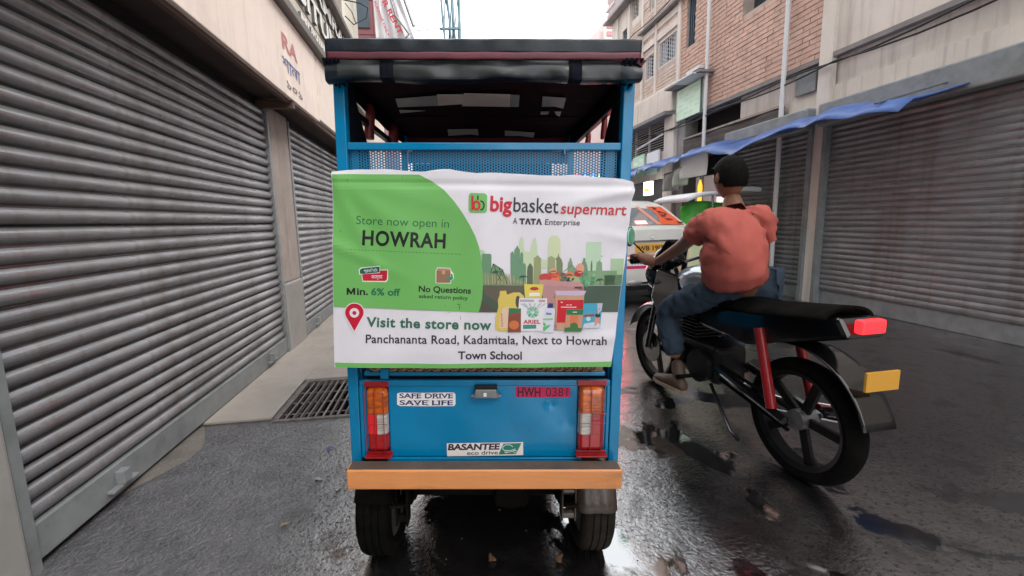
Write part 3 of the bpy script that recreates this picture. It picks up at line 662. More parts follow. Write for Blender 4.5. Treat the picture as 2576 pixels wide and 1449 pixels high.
# signs on the right facade
def rsign(name, label, pts, m, o=0.30, t=0.05, cat='signboard'):
    r = empty(name, Vector((RXB, 0, 0)) + street(-o, pts[0][0]), TH, label, cat)
    P = [(0, s - pts[0][0], z) for s, z in pts]
    MB().prism(P, (t, 0, 0)).build('board_panel', m, r, bevel=0.004)
    return r
g1 = rsign('hanging_signboard', 'large pale green signboard hanging high on the brick building at the right edge', [(9.88, 3.36), (9.0, 3.36), (9.0, 4.0), (9.88, 3.99)], M_gboard, 0.1, 0.08)
mb = MB()
for j in range(6):
    for i in range(4):
        y = -0.10 - i * 0.19; z = 3.44 + j * 0.09
        if (i + j) % 3: mb.box(-0.0035, -0.001, y - 0.15, y, z, z + 0.045)
mb.build('faint_text_block', mat('faint_green_print', (0.60, 0.82, 0.64), 0.5), g1)
MB().box(-0.012, 0.0, -0.93, -0.885, 3.33, 4.0).build('side_frame', M_slateb, g1)
g2 = rsign('wall_poster', 'mint green poster board low on the plaster beside the blue awning', [(12.0, 2.36), (11.36, 2.36), (11.36, 2.90), (12.0, 2.88)], M_gboard2, 0.10, 0.04)
mb = MB().box(-0.003, -0.001, -0.5, -0.12, 2.42, 2.58).box(-0.003, -0.001, -0.45, -0.05, 2.64, 2.74).box(-0.003, -0.001, -0.60, -0.35, 2.5, 2.8); mb.build('poster_print', M_gboard, g2)
g3 = rsign('wall_poster', 'white notice board beside the mint green poster under the barred opening', [(11.14, 2.50), (10.55, 2.50), (10.55, 2.88), (11.14, 2.87)], M_wboard, 0.14, 0.05)
g4 = rsign('wall_poster', 'small pale green board directly below the white notice board', [(11.14, 2.34), (10.6, 2.34), (10.6, 2.485), (11.14, 2.485)], mat('pale_aqua_board', (0.5, 0.68, 0.62), 0.5), 0.14, 0.04)

# blue tarpaulin awning
aw = empty('awning', Vector((RXB, 0, 0)) + street(0, 9.0), TH, 'blue tarpaulin awning drooping over the dark shopfront on the right', 'awning')
mb = MB()
def awn(u, v):
    s = -4.6 + 8.2 * u; z = 2.56 - 0.055 * max(0, s - 1.3) + 0.04 * math.sin(s * 3.3) + 0.018 * math.sin(s * 11) + 0.02 * math.sin(s * 5.1 + v * 4)
    o = 0.02 + (1.0 + 0.05 * math.sin(s * 4.3) + 0.03 * math.sin(s * 9.7)) * v; drop = 0.18 * v + (0.10 * max(0, (v - 0.85) / 0.15)) + 0.04 * math.sin(s * 2.1) * v
    return (-o, s, z - drop)
mb.grid(80, 12, awn); mb.build('tarpaulin', M_tarp, aw, smooth=True, thick=0.008)
for s in (-4.4, -2.2, 0.2, 2.2): MB().tube([(-0.02, s, 2.62), (-1.0, s, 2.36)], 0.012, 6).build('strut', M_steel, aw)
# papers hanging under the awning
def rpaper(label, s, z0, z1, wdt, m, o=0.75, g=None):
    r = empty('hanging_paper', Vector((RXB, 0, 0)) + street(-o, s), TH, label, 'notice', g)
    mb = MB(); mb.grid(8, 8, lambda u, v: (0.02 * math.sin(u * 4 + v * 3), -wdt / 2 + wdt * u, z0 + (z1 - z0) * v)); mb.build('sheet', m, r, smooth=True, thick=0.003)
rpaper('grey plastic notice sheet hanging leftmost under the blue awning', 8.75, 1.80, 2.16, 0.62, mat('grey_sheet', (0.16, 0.16, 0.15), 0.3, var=0.3), 0.8)
rpaper('greenish notice sheet hanging in the middle under the awning', 8.35, 1.86, 2.2, 0.5, mat('green_grey_sheet', (0.26, 0.30, 0.24), 0.3, var=0.3), 0.85)
rpaper('white printed sign hanging under the awning at the right edge', 7.95, 1.98, 2.42, 0.8, mat('white_sheet', (0.55, 0.55, 0.54), 0.4), 0.85)
# lit shop sign
lp = at(1632, 474, 10.4)
ls = empty('lit_sign', lp, TH, 'small glowing white and yellow shop sign under the blue awning above the white car', 'sign')
MB().box(-0.04, 0.04, -0.16, 0.2, -0.16, 0.16).build('sign_box', mat('lit_white', (1, 0.97, 0.9), 0.5, emit=3.0), ls, bevel=0.01)
MB().box(-0.046, -0.04, -0.10, 0.15, -0.07, 0.0).build('yellow_band', mat('lit_yellow', (1.0, 0.6, 0.05), 0.5, emit=1.0), ls)
op = at(1760, 497, 8.2)
ol = empty('hanging_lamp', op, 0, 'tall orange and yellow lit lamp hanging in the shop at the right edge', 'lamp')
MB().tube([(0, 0, 0.33), (0, 0, 0.22), (0, 0, -0.22), (0, 0, -0.26)], [0.012, 0.04, 0.035, 0.01], 12).build('lamp_tube', mat('lit_orange', (1.0, 0.42, 0.04), 0.5, emit=1.6), ol, smooth=True)
MB().tube([(0, 0, 0.33), (0, 0, 0.7)], 0.006, 6).build('cord', M_wire, ol)
# white stall canopy and green sheet
st = at(1745, 490, 7.6)
stl = empty('market_stall', (st.x + 0.7, 7.7, 0), TH, 'street stall with white canopy and bright green side sheet behind the white car', 'stall')
mb = MB(); mb.grid(20, 8, lambda u, v: (-1.12 + 2.3 * u, -0.5 + 1.1 * v, 1.655 + 0.05 * math.sin(u * 3.0) + 0.015 * math.sin(u * 17) - 0.10 * (abs(u - 0.5) * 2) ** 3))
mb.build('canopy', M_wcan, stl, smooth=True, thick=0.07)
for x, y in ((-0.6, -0.4), (1.1, -0.4), (-0.6, 0.5), (1.1, 0.5)): MB().tube([(x, y, 0), (x, y, 1.7)], 0.02, 8).build('post', M_steel, stl)
MB().box(-0.55, 1.1, -0.35, 0.4, 0.75, 0.8).box(-0.5, 1.05, -0.33, -0.3, 0, 0.75).build('counter', M_cover, stl)
gs = at(1735, 545, 7.3)
mb = MB(); pts = [(1712, 521), (1790, 535), (1800, 590), (1722, 588)]
def gsf(u, v):
    a = at(1712 + 8 * v, 521 + 70 * v, 7.25); b = at(1830, 500 + 95 * v, 7.55)
    p = a.lerp(b, u); p.y += 0.06 * math.sin(u * 7 + v * 3); p.z += 0.05 * math.sin(u * 5) ; return p - Vector((st.x + 0.7, 7.7, 0))
gsh = MB(); gsh.grid(16, 8, gsf); q = gsh.build('green_sheet', M_gtarp, None, smooth=True, thick=0.01); q.location = (st.x + 0.7, 7.7, 0)
tag(q, 'bright green plastic sheet draped behind the rider and the white car', 'tarpaulin')

# pink high-rise far behind on the right, seen above the roof edge
pkp = at(1508, 97, 24); pk = empty('pink_tower', Vector((pkp.x, 24, 0)), TH, 'far pink apartment tower, haze painted into its walls, with red louvred windows beyond the brick building', 'building')
MB().box(0.27, 8, 0, 10, 0, at(1520, 50, 24).z).build('wall', M_pink, pk)
MB().box(0, 6, 0.3, 10, 0, at(1508, 72, 24).z).build('wall', M_pink, pk)
ws = None
for i in range(34):
    for j, x in enumerate((0.40,)):
        if ws is None: ws = MB().box(0, 0.55, -0.05, 0, 0, 0.22).build('louvre', M_pinkr, pk); q = ws
        else: q = inst(ws, pk, (0, 0, 0))
        q.location = (x, 0, 0.8 + i * 0.385)
wfar = empty('grey_block', Vector((RXB + 0.5, 0, 0)) + street(0, 14.4), TH, 'low pale block squeezed between the brick building and the pink tower', 'building')
MB().box(-0.25, 3.5, 0, 7, 0, 5.2).build('wall', M_pink, wfar); MB().box(-0.32, 3.5, -0.1, 7, 5.2, 5.32).build('roof', M_rconc, wfar)

# ================================================================== THE RICKSHAW
def vroot(name, label, cat, x=0.0, y=0.0):
    e = empty(name, (RX, RY, 0), 0, label, cat); e.rotation_euler = (0, LEAN, 0); return e
rk = vroot('electric_rickshaw', 'blue electric rickshaw seen from behind, black vinyl roof, perforated back panel and tan bumper', 'rickshaw')
def rk_box(name, x0, x1, y0, y1, z0, z1, m, bev=0.0, par=None): return MB().box(x0, x1, y0, y1, z0, z1).build(name, m, par or rk, bevel=bev)
LEN = 2.15
for sx in (-1, 1):
    a, b = sorted((sx * 0.411, sx * 0.444))
    rk_box('rear_post', a, b, -0.005, 0.030, 0.49, 1.745, M_blue, 0.003)
    rk_box('side_post', a + .004, b - .004, 0.93, 0.96, 0.50, 1.735, M_blue, 0.003)
    rk_box('side_post', a + .004, b - .004, LEN - 0.04, LEN - 0.01, 0.50, 1.735, M_blue, 0.003)
    a, b = sorted((sx * 0.405, sx * 0.440))
    rk_box('side_panel', a + .003, b - .003, 0.031, 0.925, 0.50, 0.82, M_blue, 0.004)
    rk_box('side_panel', a + .003, b - .003, 1.55, LEN - 0.04, 0.42, 0.80, M_blue, 0.004)
# upper rear rails
rk_box('upper_rail', -0.411, 0.411, -0.003, 0.028, 1.511, 1.533, M_blue, 0.003)
rk_box('lower_rail', -0.411, 0.411, 0.0, 0.025, 1.375, 1.395, M_blue, 0.003)
# perforated sheet
mb = MB(); px, pz = 0.0083, 0.0080; hx, hz = px * 0.27, pz * 0.27
nx = int(0.82 / px)
for i in range(nx):
    x0 = -0.409 + i * px; cx = x0 + px / 2; off = pz / 2 if i % 2 else 0
    for j in range(15):
        z0 = 1.512 - (j + 1) * pz - off + pz / 2; cz = z0 + pz / 2; z1 = z0 + pz; x1 = x0 + px
        if z1 > 1.5115: z1 = 1.5115
        n = len(mb.v)
        mb.v += [(x0, 0.014, z0), (x1, 0.014, z0), (x1, 0.014, z1), (x0, 0.014, z1), (cx - hx, 0.014, cz - hz), (cx + hx, 0.014, cz - hz), (cx + hx, 0.014, min(cz + hz, z1 - .0005)), (cx - hx, 0.014, min(cz + hz, z1 - .0005))]
        for q in ((0, 1, 5, 4), (1, 2, 6, 5), (2, 3, 7, 6), (3, 0, 4, 7)): mb.face([n + k for k in q])
mb.build('perforated_panel', M_bluemesh, rk, fix=False)
rk_box('panel_strip', -0.405, -0.385, 0.0155, 0.0175, 1.395, 1.511, M_blue)
rk_box('panel_strip', 0.37, 0.395, 0.0155, 0.0175, 1.395, 1.511, M_blue)
# small weld crimps under the rail
for u, v in ((1232, 371), (1420, 377)):
    x, z = vl(u, v, 1.32); rk_box('weld_tab', x - 0.002, x + 0.002, -0.004, 0.012, z - 0.012, z + 0.002, M_blue)
# roof
rk_box('roof', -0.433, 0.433, -0.055, LEN, 1.765, 1.785, M_vinyl, 0.01)
mb = MB()
def valance(u, v):
    x = -0.436 + 0.872 * u
    return (x, -0.070 - 0.0006 * math.sin(v * math.pi) - 0.0012 * math.sin(u * 61) * v - 0.002 * math.sin(u * 13), 1.7605 + 0.034 * v + 0.0006 * math.sin(u * 35))
mb.grid(160, 8, valance); mb.build('roof_valance', M_vinyl, rk, smooth=True, thick=0.004)
for sx in (-1, 1): rk_box('roof_valance', sx * 0.436 - 0.003, sx * 0.436 + 0.003, -0.065, LEN, 1.745, 1.794, M_vinyl, 0.002)
mb = MB(); mb.tube([(-0.432, -0.068, 1.795), (0.432, -0.068, 1.795)], 0.0022, 6); mb.build('roof_piping', mat('pale_piping', (0.35, 0.42, 0.46), 0.3), rk, smooth=True)
mb = MB(); mb.grid(120, 4, lambda u, v: (-0.432 + 0.866 * u, -0.0725 - 0.0008 * math.sin(v * 3.1), 1.742 + 0.0185 * v + 0.0005 * math.sin(u * 40)))
mb.build('maroon_hem', M_maroon, rk, smooth=True, thick=0.003)
mb = MB(); mb.poly([(0.425, -0.072, 1.745), (0.452, -0.07, 1.741), (0.44, -0.066, 1.726), (0.425, -0.068, 1.735)]); mb.build('maroon_flap', M_maroon, rk, thick=0.002)
# rolled-up rear curtain: black vinyl flap folded up, with smoky film windows
def roll_prof(u, v, off=0.0):
    x = -0.442 + 0.886 * u
    bot = 1.694 - 0.006 * max(0, 1 - u / 0.10) + 0.0025 * math.sin(u * 13) + 0.0012 * math.sin(u * 37)
    bulge = 0.010 + 0.004 * math.sin(u * 11 + v * 2) + 0.003 * math.sin(u * 29 - v * 3)
    if v < 0.7:
        t = v / 0.7; z = 1.7445 + (bot - 1.7445) * t; y = -0.058 - bulge * math.sin(t * math.pi * 0.75) - 0.002 * math.sin(u * 60) * t
    else:
        t = (v - 0.7) / 0.3; y = -0.058 - bulge * 0.707 + 0.045 * math.sin(t * math.pi / 2); z = bot - 0.006 * math.sin(t * math.pi) + 0.014 * t * t
    return Vector((x, y - off, z))
mb = MB()
nu, nv = 220, 26
bands = [(-0.405, -0.290), (-0.252, 0.238), (0.275, 0.383)]
for j in range(nv + 1):
    for i in range(nu + 1): mb.v.append(tuple(roll_prof(i / nu, j / nv)))
for j in range(nv):
    for i in range(nu):
        x = -0.442 + 0.886 * (i + 0.5) / nu
        mb.cur = 1 if (any(a < x < b for a, b in bands) and j < nv * 0.60) else 0
        a = j * (nu + 1) + i; mb.face((a, a + 1, a + nu + 2, a + nu + 1))
mb.build('rolled_curtain', [M_vinyl, M_clear], rk, smooth=True)
for xs in (-0.271, 0.256):
    mb = MB(); mb.grid(3, 20, lambda u, v, xs=xs: tuple(roll_prof((xs - 0.018 + 0.036 * u + 0.442) / 0.886, v, 0.003)))
    mb.build('curtain_strap', M_navy, rk, smooth=True, thick=0.002)
# gathered cloth hanging at the rear corners
for sx in (-1, 1):
    mb = MB()
    def gath(u, v, sx=sx):
        x = sx * ((0.400 if sx < 0 else 0.385) + (0.046 if sx < 0 else 0.058) * u); fold = 0.006 * math.sin(u * 26) * (0.4 + v)
        return (x - sx * 0.012 * v * v * u, -0.075 + fold + 0.05 * v, 1.745 - (0.056 + 0.004 * math.sin(u * 17)) * v)
    mb.grid(40, 6, gath); mb.build('gathered_curtain', M_navy, rk, smooth=True, thick=0.002)
# side corner curtains (tied back, dark)
for sx in (-1, 1):
    mb = MB()
    mb.grid(24, 20, lambda u, v, sx=sx: (sx * (0.418 + 0.005 * math.sin(u * 30)), 0.032 + (0.03 + 0.19 * v) * u, 1.73 - 0.20 * v - (0.12 * v if v > 0.99 else 0)))
    mb.build('side_curtain', M_navy, rk, smooth=True, thick=0.003)
# ceiling
mb = MB(); mb.grid(40, 60, lambda u, v: (-0.428 + 0.856 * u, -0.02 + 1.02 * v, 1.735 - 0.006 * abs(math.sin(v * 9)) + 0.002 * math.sin(u * 21 + v * 7)))
mb.build('ceiling_liner', M_liner, rk, smooth=True, thick=0.003)
for y in (0.50,): rk_box('roof_rib', -0.42, 0.42, y, y + 0.015, 1.722, 1.732, M_liner, 0.004)
for sx in (-1, 1):
    mb = MB(); mb.grid(40, 4, lambda u, v, sx=sx: (sx * (0.428 - 0.004 * v), -0.01 + 1.02 * u, 1.735 - (0.050 + 0.003 * math.sin(u * 26)) * v))
    mb.build('roof_side_flap', M_navy, rk, smooth=True, thick=0.004)
rk_box('side_rail', -0.434, -0.412, 0.03, 0.93, 1.632, 1.654, M_black, 0.004)
rk_box('side_rail', 0.412, 0.434, 0.03, 0.93, 1.664, 1.682, M_black, 0.004)
rk_box('driver_roof', -0.43, 0.43, 1.0, LEN, 1.72, 1.735, M_liner)
rk_box('front_drop', -0.42, 0.42, 0.985, 1.0, 1.60, 1.735, mat('maroon_drop', (0.10, 0.010, 0.018), 0.6, var=0.3), 0.004)
rk_box('partition', -0.40, 0.34, 1.0, 1.02, 0.35, 1.60, M_liner)
def ceil_pt(u, v, z=1.722):
    a = vl(u, v, 1.0); b = vl(u, v, 2.0); t = (z - a[1]) / (b[1] - a[1]); Y = 1 + t
    p = vl(u, v, Y); return (p[0], Y - RY, z)
def patch(name, pts, m, z=1.7205):
    mb = MB(); mb.prism([ceil_pt(u, v, z) for u, v in pts], (0, 0, 0.001)); return mb.build(name, m, rk)
patch('ceiling_patch', [(995, 249), (1100, 241), (1104, 266), (1001, 270)], M_patchg)
patch('ceiling_patch', [(1099, 238), (1166, 238), (1166, 262), (1102, 266)], M_patch, 1.7185)
patch('ceiling_patch', [(1167, 235), (1284, 238), (1283, 269), (1162, 267)], M_patch, 1.717)
patch('ceiling_patch', [(1284, 239), (1307, 240), (1305, 269), (1284, 269)], M_patchg)
patch('ceiling_patch', [(1365, 243), (1424, 247), (1417, 273), (1395, 268), (1363, 269)], M_patchg)
patch('ceiling_patch', [(1360, 281), (1382, 281), (1378, 288), (1360, 289)], M_patchg)
patch('ceiling_patch', [(1395, 281), (1412, 281), (1408, 293), (1400, 290)], M_patchg)
patch('ceiling_patch', [(1004, 277), (1070, 279), (1007, 285)], M_patchg)
patch('ceiling_patch', [(1126, 326), (1202, 325), (1204, 341), (1185, 338), (1128, 342)], M_patchg)
patch('ceiling_patch', [(1270, 329), (1345, 334), (1342, 346), (1308, 342), (1270, 342)], M_patchg)
# hanging sleeves
for (u0, u1, vt, vb, Y, sx) in ((916, 944, 262, 350, 1.585, -1), (974, 1004, 312, 372, 1.90, -1), (1511, 1528, 273, 350, 1.62, 1), (1471, 1487, 328, 372, 1.93, 1)):
    a = vl((u0 + u1) / 2, vt, Y); b = vl((u0 + u1) / 2, vb, Y); wd = abs(vl(u1, vt, Y)[0] - vl(u0, vt, Y)[0]) / 2 * 0.85
    mb = MB(); n = 8; P = []
    for k in range(n + 1):
        t = k / n; P.append((a[0] + (b[0] - a[0]) * t + 0.002 * math.sin(t * 5), Y - RY, a[1] + (b[1] - a[1]) * t))
    mb.tube(P, [wd * (0.5 if k == 0 else (0.85 if k == 1 else 0.92 + 0.02 * k)) for k in range(n + 1)], 10)
    hp = mb.build('hanging_grip', M_redgrip, rk, smooth=True)
    MB().tube([(a[0], Y - RY, a[1]), (a[0] + 0.002, Y - RY, 1.735)], 0.006, 6).build('grip_strap', M_navy, hp)
# interior: rear bench and front bench
rk_box('seat_cushion', -0.38, 0.38, 0.07, 0.48, 0.70, 0.80, M_maroon, 0.02)
rk_box('seat_back', -0.38, 0.38, 0.035, 0.075, 0.80, 1.36, M_liner, 0.02)
rk_box('seat_cushion', -0.36, 0.36, 1.06, 1.42, 0.66, 0.76, M_maroon, 0.02)
rk_box('floor', -0.405, 0.405, 0.03, LEN - 0.05, 0.41, 0.44, M_chassis)
# front body, windscreen, handlebar, wheel
mb = MB(); mb.prism([(-0.42, LEN - 0.04, 0.34), (-0.42, LEN + 0.16, 0.42), (-0.42, LEN + 0.10, 0.82), (-0.42, LEN - 0.01, 1.02), (-0.42, LEN - 0.06, 1.02)], (0.84, 0, 0)); mb.build('front_cowl', M_blue, rk, bevel=0.02)
rk_box('windscreen', -0.405, 0.405, LEN - 0.03, LEN - 0.024, 1.02, 1.70, mat('tinted_windscreen', (0.02, 0.025, 0.03), 0.05))
MB().tube([(-0.25, 1.72, 1.02), (-0.1, 1.80, 0.98), (0.1, 1.80, 0.98), (0.25, 1.72, 1.02)], 0.012, 8).tube([(0, 1.80, 0.98), (0, 2.0, 0.34)], 0.02, 8).build('handlebar', M_black, rk, smooth=True)
def disk_M(x, y, z): return Matrix.Translation((x, y, z)) @ Matrix.Rotation(R(90), 4, 'Y')
def wheel(x, y, r, wd, par, name='wheel'):
    z = r + x * math.tan(LEAN)
    prof = []
    hw = wd / 2
    outer = [(-hw * 0.72, r * 0.72), (-hw, r * 0.80), (-hw * 1.0, r * 0.90), (-hw * 0.86, r * 0.965), (-hw * 0.66, r * 0.99)]
    tread = [(-0.46, 0.997), (-0.43, 0.975), (-0.38, 0.975), (-0.35, 1.0), (-0.06, 1.0), (-0.03, 0.978), (0.03, 0.978), (0.06, 1.0), (0.35, 1.0), (0.38, 0.975), (0.43, 0.975), (0.46, 0.997)]
    prof = [(rr, h) for h, rr in outer] + [(r * t, hw * h) for h, t in tread] + [(rr, -h) for h, rr in outer[::-1]]
    M = disk_M(x, y, z)
    t = MB().lathe(prof, M, 48).build(name, M_rubber, par, smooth=True)
    rim = [(0.02, -hw * 0.3), (r * 0.45, -hw * 0.35), (r * 0.68, -hw * 0.7), (r * 0.74, -hw * 0.72), (r * 0.74, hw * 0.72), (r * 0.68, hw * 0.7), (r * 0.45, hw * 0.35), (0.02, hw * 0.3)]
    MB().lathe(rim, M, 32).build('rim', M_steel, t, smooth=True)
    return t
wheel(-0.405, 0.275, 0.23, 0.125, rk); wr_ = wheel(0.408, 0.275, 0.23, 0.12, rk); wr_.data.materials[0] = mat('muddy_rubber', (0.020, 0.016, 0.013), 0.8, spec=0.1, var=0.45, vs=12, dirt=0.5, dcol=(0.06, 0.048, 0.04), ds=8, bump=0.3, bs=60); wheel(0.0, LEN + 0.02, 0.21, 0.09, rk)
# running gear
MB().tube([(-0.34, 0.275, 0.23), (0.34, 0.275, 0.23)], 0.032, 12).build('axle', M_chassis, rk, smooth=True)
MB().lathe([(0.02, -0.08), (0.075, -0.06), (0.085, 0), (0.075, 0.06), (0.02, 0.08)], disk_M(0.10, 0.275, 0.235), 20).build('differential', M_chassis, rk, smooth=True)
for sx in (-1, 1):
    mb = MB()
    for k in range(4):
        L_ = 0.34 - 0.07 * k
        mb.grid(1, 12, lambda u, v, L_=L_, k=k: (sx * 0.285 - 0.022 + 0.044 * u, 0.275 + L_ * (2 * v - 1), 0.285 - 0.011 * k + 0.10 * ((2 * v - 1) * L_ / 0.34) ** 2))
    mb.build('leaf_spring', M_chassis, rk, thick=0.008)
    rk_box('chassis_rail', sx * 0.285 - 0.02, sx * 0.285 + 0.02, 0.0, LEN - 0.1, 0.40, 0.455, M_chassis, 0.003)
# shackle under the bumper on the right
x0, _ = vl(1412, 1270, 1.31); x1, _ = vl(1450, 1270, 1.31)
mb = MB().box(x0, x0 + 0.006, -0.02, 0.03, 0.30, 0.455).box(x1 - 0.008, x1 - 0.002, -0.02, 0.03, 0.30, 0.455)
mb.tube([(x0, 0.0, 0.40), (x1, 0.0, 0.40)], 0.014, 10).tube([(x0, 0.0, 0.315), (x1, 0.0, 0.315)], 0.016, 10).build('spring_shackle', M_mud, rk, bevel=0.002)
mb = MB().box(-0.30, -0.294, -0.02, 0.03, 0.28, 0.455).box(-0.265, -0.259, -0.02, 0.03, 0.28, 0.455).tube([(-0.30, 0, 0.30), (-0.26, 0, 0.30)], 0.014, 10); mb.build('spring_shackle', M_chassis, rk)
# mudguards
def fend(sx, m, x0, x1, r, a0, a1):
    mb = MB()
    def f(u, v):
        a = R(a0 + (a1 - a0) * v); rr = r * (1 - 0.10 * (2 * u - 1) ** 4) + 0.003 * math.sin(u * 9 + v * 6)
        return (sx * (x0 + (x1 - x0) * u), 0.275 - rr * math.cos(a), 0.235 + sx * x0 * 0.027 + rr * math.sin(a))
    mb.grid(14, 18, f); return mb.build('mudguard', m, rk, smooth=True, thick=0.005)
fend(1, M_mud, 0.318, 0.462, 0.262, 12, 150); fend(-1, M_chassis, 0.318, 0.462, 0.262, 22, 150)
# under-body cross members
rk_box('cross_member', -0.40, 0.40, 0.0, 0.03, 0.445, 0.492, M_black, 0.003)
rk_box('under_shield', -0.27, 0.26, -0.012, -0.002, 0.458, 0.487, M_black, 0.004)
rk_box('underbody_light_block', -0.36, 0.36, 0.62, 1.15, 0.16, 0.41, M_chassis, 0.01)  # box added beneath the floor to block light
for sx in (-1, 1):
    a, b = sorted((sx * 0.330, sx * 0.407)); p = rk_box('corner_bracket', a, b, -0.010, -0.001, 0.452, 0.503, M_black, 0.002)
    for bx in (0.345, 0.388):
        MB().lathe([(0, -0.006), (0.005, -0.006), (0.006, 0), (0.006, 0.003), (0, 0.003)], Matrix.Translation((sx * bx, -0.012, 0.488)) @ Matrix.Rotation(R(90), 4, 'X'), 10, False).build('bolt', M_chrome, p, smooth=True)
# bumper
mb = MB(); mb.grid(60, 1, lambda u, v: (0, 0, 0)); 
bp_ = MB().box(-0.436, 0.436, -0.082, -0.030, 0.4565, 0.5235).build('bumper', M_bump, rk, bevel=0.006, seg=3); MB().box(-0.430, 0.430, -0.077, -0.031, 0.5236, 0.5245).build('bumper_grime', mat('bumper_top_grime', (0.10, 0.075, 0.06), 0.6, var=0.3, vs=7, dirt=0.5, dcol=(0.25, 0.13, 0.07), ds=5), bp_)
for sx in (-1, 1): rk_box('bumper_arm', sx * 0.30 - 0.02, sx * 0.30 + 0.02, -0.035, 0.0, 0.46, 0.50, M_black)
# tail panel
def dent(x, z):
    d = 0.0
    for cx, cz, a, s in ((0.214, 0.705, 0.0055, 0.012), (0.250, 0.69, 0.006, 0.035), (0.27, 0.64, 0.003, 0.018), (0.272, 0.742, 0.002, 0.009), (0.15, 0.60, 0.0015, 0.05)):
        d += a * math.exp(-((x - cx) ** 2 + (z - cz) ** 2) / (2 * s * s))
    return d
mb = MB(); mb.grid(170, 60, lambda u, v: (-0.405 + 0.81 * u, 0.003 + dent(-0.405 + 0.81 * u, 0.521 + 0.247 * v) + 0.0012 * math.sin(u * 6.5) + 0.0006 * math.sin(u * 19 + v * 7), 0.521 + 0.247 * v))
mb.build('tail_panel', M_blue, rk, smooth=True, thick=0.0015)
rk_box('panel_flange', -0.408, 0.408, -0.004, 0.012, 0.7695, 0.789, M_blue, 0.003)
rk_box('panel_flange', -0.325, 0.322, -0.004, 0.012, 0.503, 0.519, M_blue, 0.003)
for sx in (-1, 1): rk_box('panel_flange', *sorted((sx * 0.398, sx * 0.409)), -0.003, 0.012, 0.5195, 0.769, M_blue, 0.002)
rk_box('upper_ledge', -0.395, 0.395, 0.012, 0.05, 0.797, 0.811, M_blue, 0.003)
rk_box('latch_tab', -0.339, -0.312, -0.001, 0.011, 0.792, 0.826, M_blue, 0.002)
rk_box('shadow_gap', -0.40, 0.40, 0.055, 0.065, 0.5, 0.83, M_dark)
# patterned seat cloth edge
mpc = MB().grid(120, 3, lambda u, v: (-0.375 + 0.76 * u, 0.016 - 0.004 * math.sin(v * 3.1), 0.8125 + 0.024 * v)).build('patterned_cloth_edge', mat('tan_cloth', (0.34, 0.20, 0.11), 0.8, var=0.3, vs=60), rk, smooth=True)
mb = MB(); k = 0
for i in range(26):
    x = -0.36 + i * 0.0285 + random.uniform(-.002, .002); z = 0.826 + random.uniform(-.002, .002)
    ring_ = [(x + 0.0075 * math.cos(t) , 0.0105, z + 0.0065 * math.sin(t)) for t in [math.pi * 2 * q / 10 for q in range(11)]]
    mb.tube(ring_, 0.0014, 5)
    mb.box(x - 0.014, x - 0.006, 0.0095, 0.011, 0.813, 0.818)
mb.build('cloth_pattern', mat('dark_brown_print', (0.02, 0.010, 0.008), 0.8), mpc)
# tail lamps
def lamp(sx, x0, x1, m_l, m_r):
    top, bot = (0.766, 0.549) if sx < 0 else (0.770, 0.552)
    zc1, zc2 = (0.682, 0.613) if sx < 0 else (0.686, 0.612)
    hs = rk_box('tail_lamp', x0 - 0.002, x1 + 0.002, -0.004, 0.002, bot - 0.003, top + 0.002, M_black, 0.008)
    xm = (x0 + x1) / 2
    def lens(nm, xa, xb, za, zb, m, rnd):
        mb = MB()
        def f(u, v):
            x = xa + (xb - xa) * u; z = za + (zb - za) * v
            d = 0.020
            ex = min((x - x0), (x1 - x)) / 0.012; ex = min(1, max(0, ex)); y = -0.004 - d * math.sin(ex * math.pi / 2) ** 0.5
            ez = min((z - bot), (top - z)) / 0.018; ez = min(1, max(0, ez)); y = -0.004 + (y + 0.004) * math.sin(ez * math.pi / 2) ** 0.5
            e_ = max(0, max(z - (top - 0.020), (bot + 0.020) - z)) / 0.020; x = xm + (x - xm) * (1 - 0.30 * (1 - math.sqrt(max(0, 1 - e_ * e_))))
            return (x, y, z)
        mb.grid(24, 24, f); return mb.build(nm, m, hs, smooth=True)
    xm = (x0 + x1) / 2
    lens('amber_lens', x0, x1, zc1 + .0005, top, M_amber, 1); lens('red_lens', x0, x1, bot, zc2 - .0005, M_redl, 1)
    lens('reflector', x0, xm - 0.001, zc2 + .0005, zc1 - .0005, m_l, 0); lens('reflector', xm + 0.001, x1, zc2 + .0005, zc1 - .0005, m_r, 0)
    # inner ribs seen through the lens
    mb = MB()
    for k in range(3): mb.box(x0 + 0.008, x1 - 0.008, -0.0255, -0.0245, zc1 + 0.006 + k * 0.010, zc1 + 0.0068 + k * 0.010)
    mb.build('lens_rib', mat('amber_rib', (0.45, 0.10, 0.01), 0.3), hs)
    # cage
    cg = MB(); 
    n = 3
    for k in range(n):
        x = x0 + (x1 - x0) * (0.02 + 0.42 * k)
        cg.tube([(x, -0.006, top + 0.006), (x, -0.030, top - 0.004), (x + 0.001 * (k - 1.5), -0.034, (top + bot) / 2), (x, -0.030, bot + 0.010), (x, -0.006, bot - 0.006)], 0.0013, 6)
    cg.tube([(x0, -0.033, zc1 - 0.03), (x1, -0.033, zc1 - 0.03)], 0.0010, 6)
    if sx > 0: cg.tube([(xm, -0.033, zc1 + 0.002), (x1, -0.033, zc1 + 0.002)], 0.0018, 6)
    cg.build('lamp_cage', M_red, hs, smooth=True)
    MB().box(x0 - 0.006, x1 + 0.004, -0.012, -0.004, top + 0.004, top + 0.021).build('cage_mount', M_red, hs, bevel=0.0015); MB().box(x0 - 0.006, x1 + 0.010, -0.034, -0.004, bot - 0.016, bot - 0.010).box(x0 - 0.006, x1 + 0.010, -0.012, -0.004, bot - 0.010, bot - 0.002).build('cage_mount', M_red, hs, bevel=0.0015)
lamp(-1, -0.384, -0.315, M_redb, M_clearl); lamp(1, 0.305, 0.390, M_clearl, M_redl)
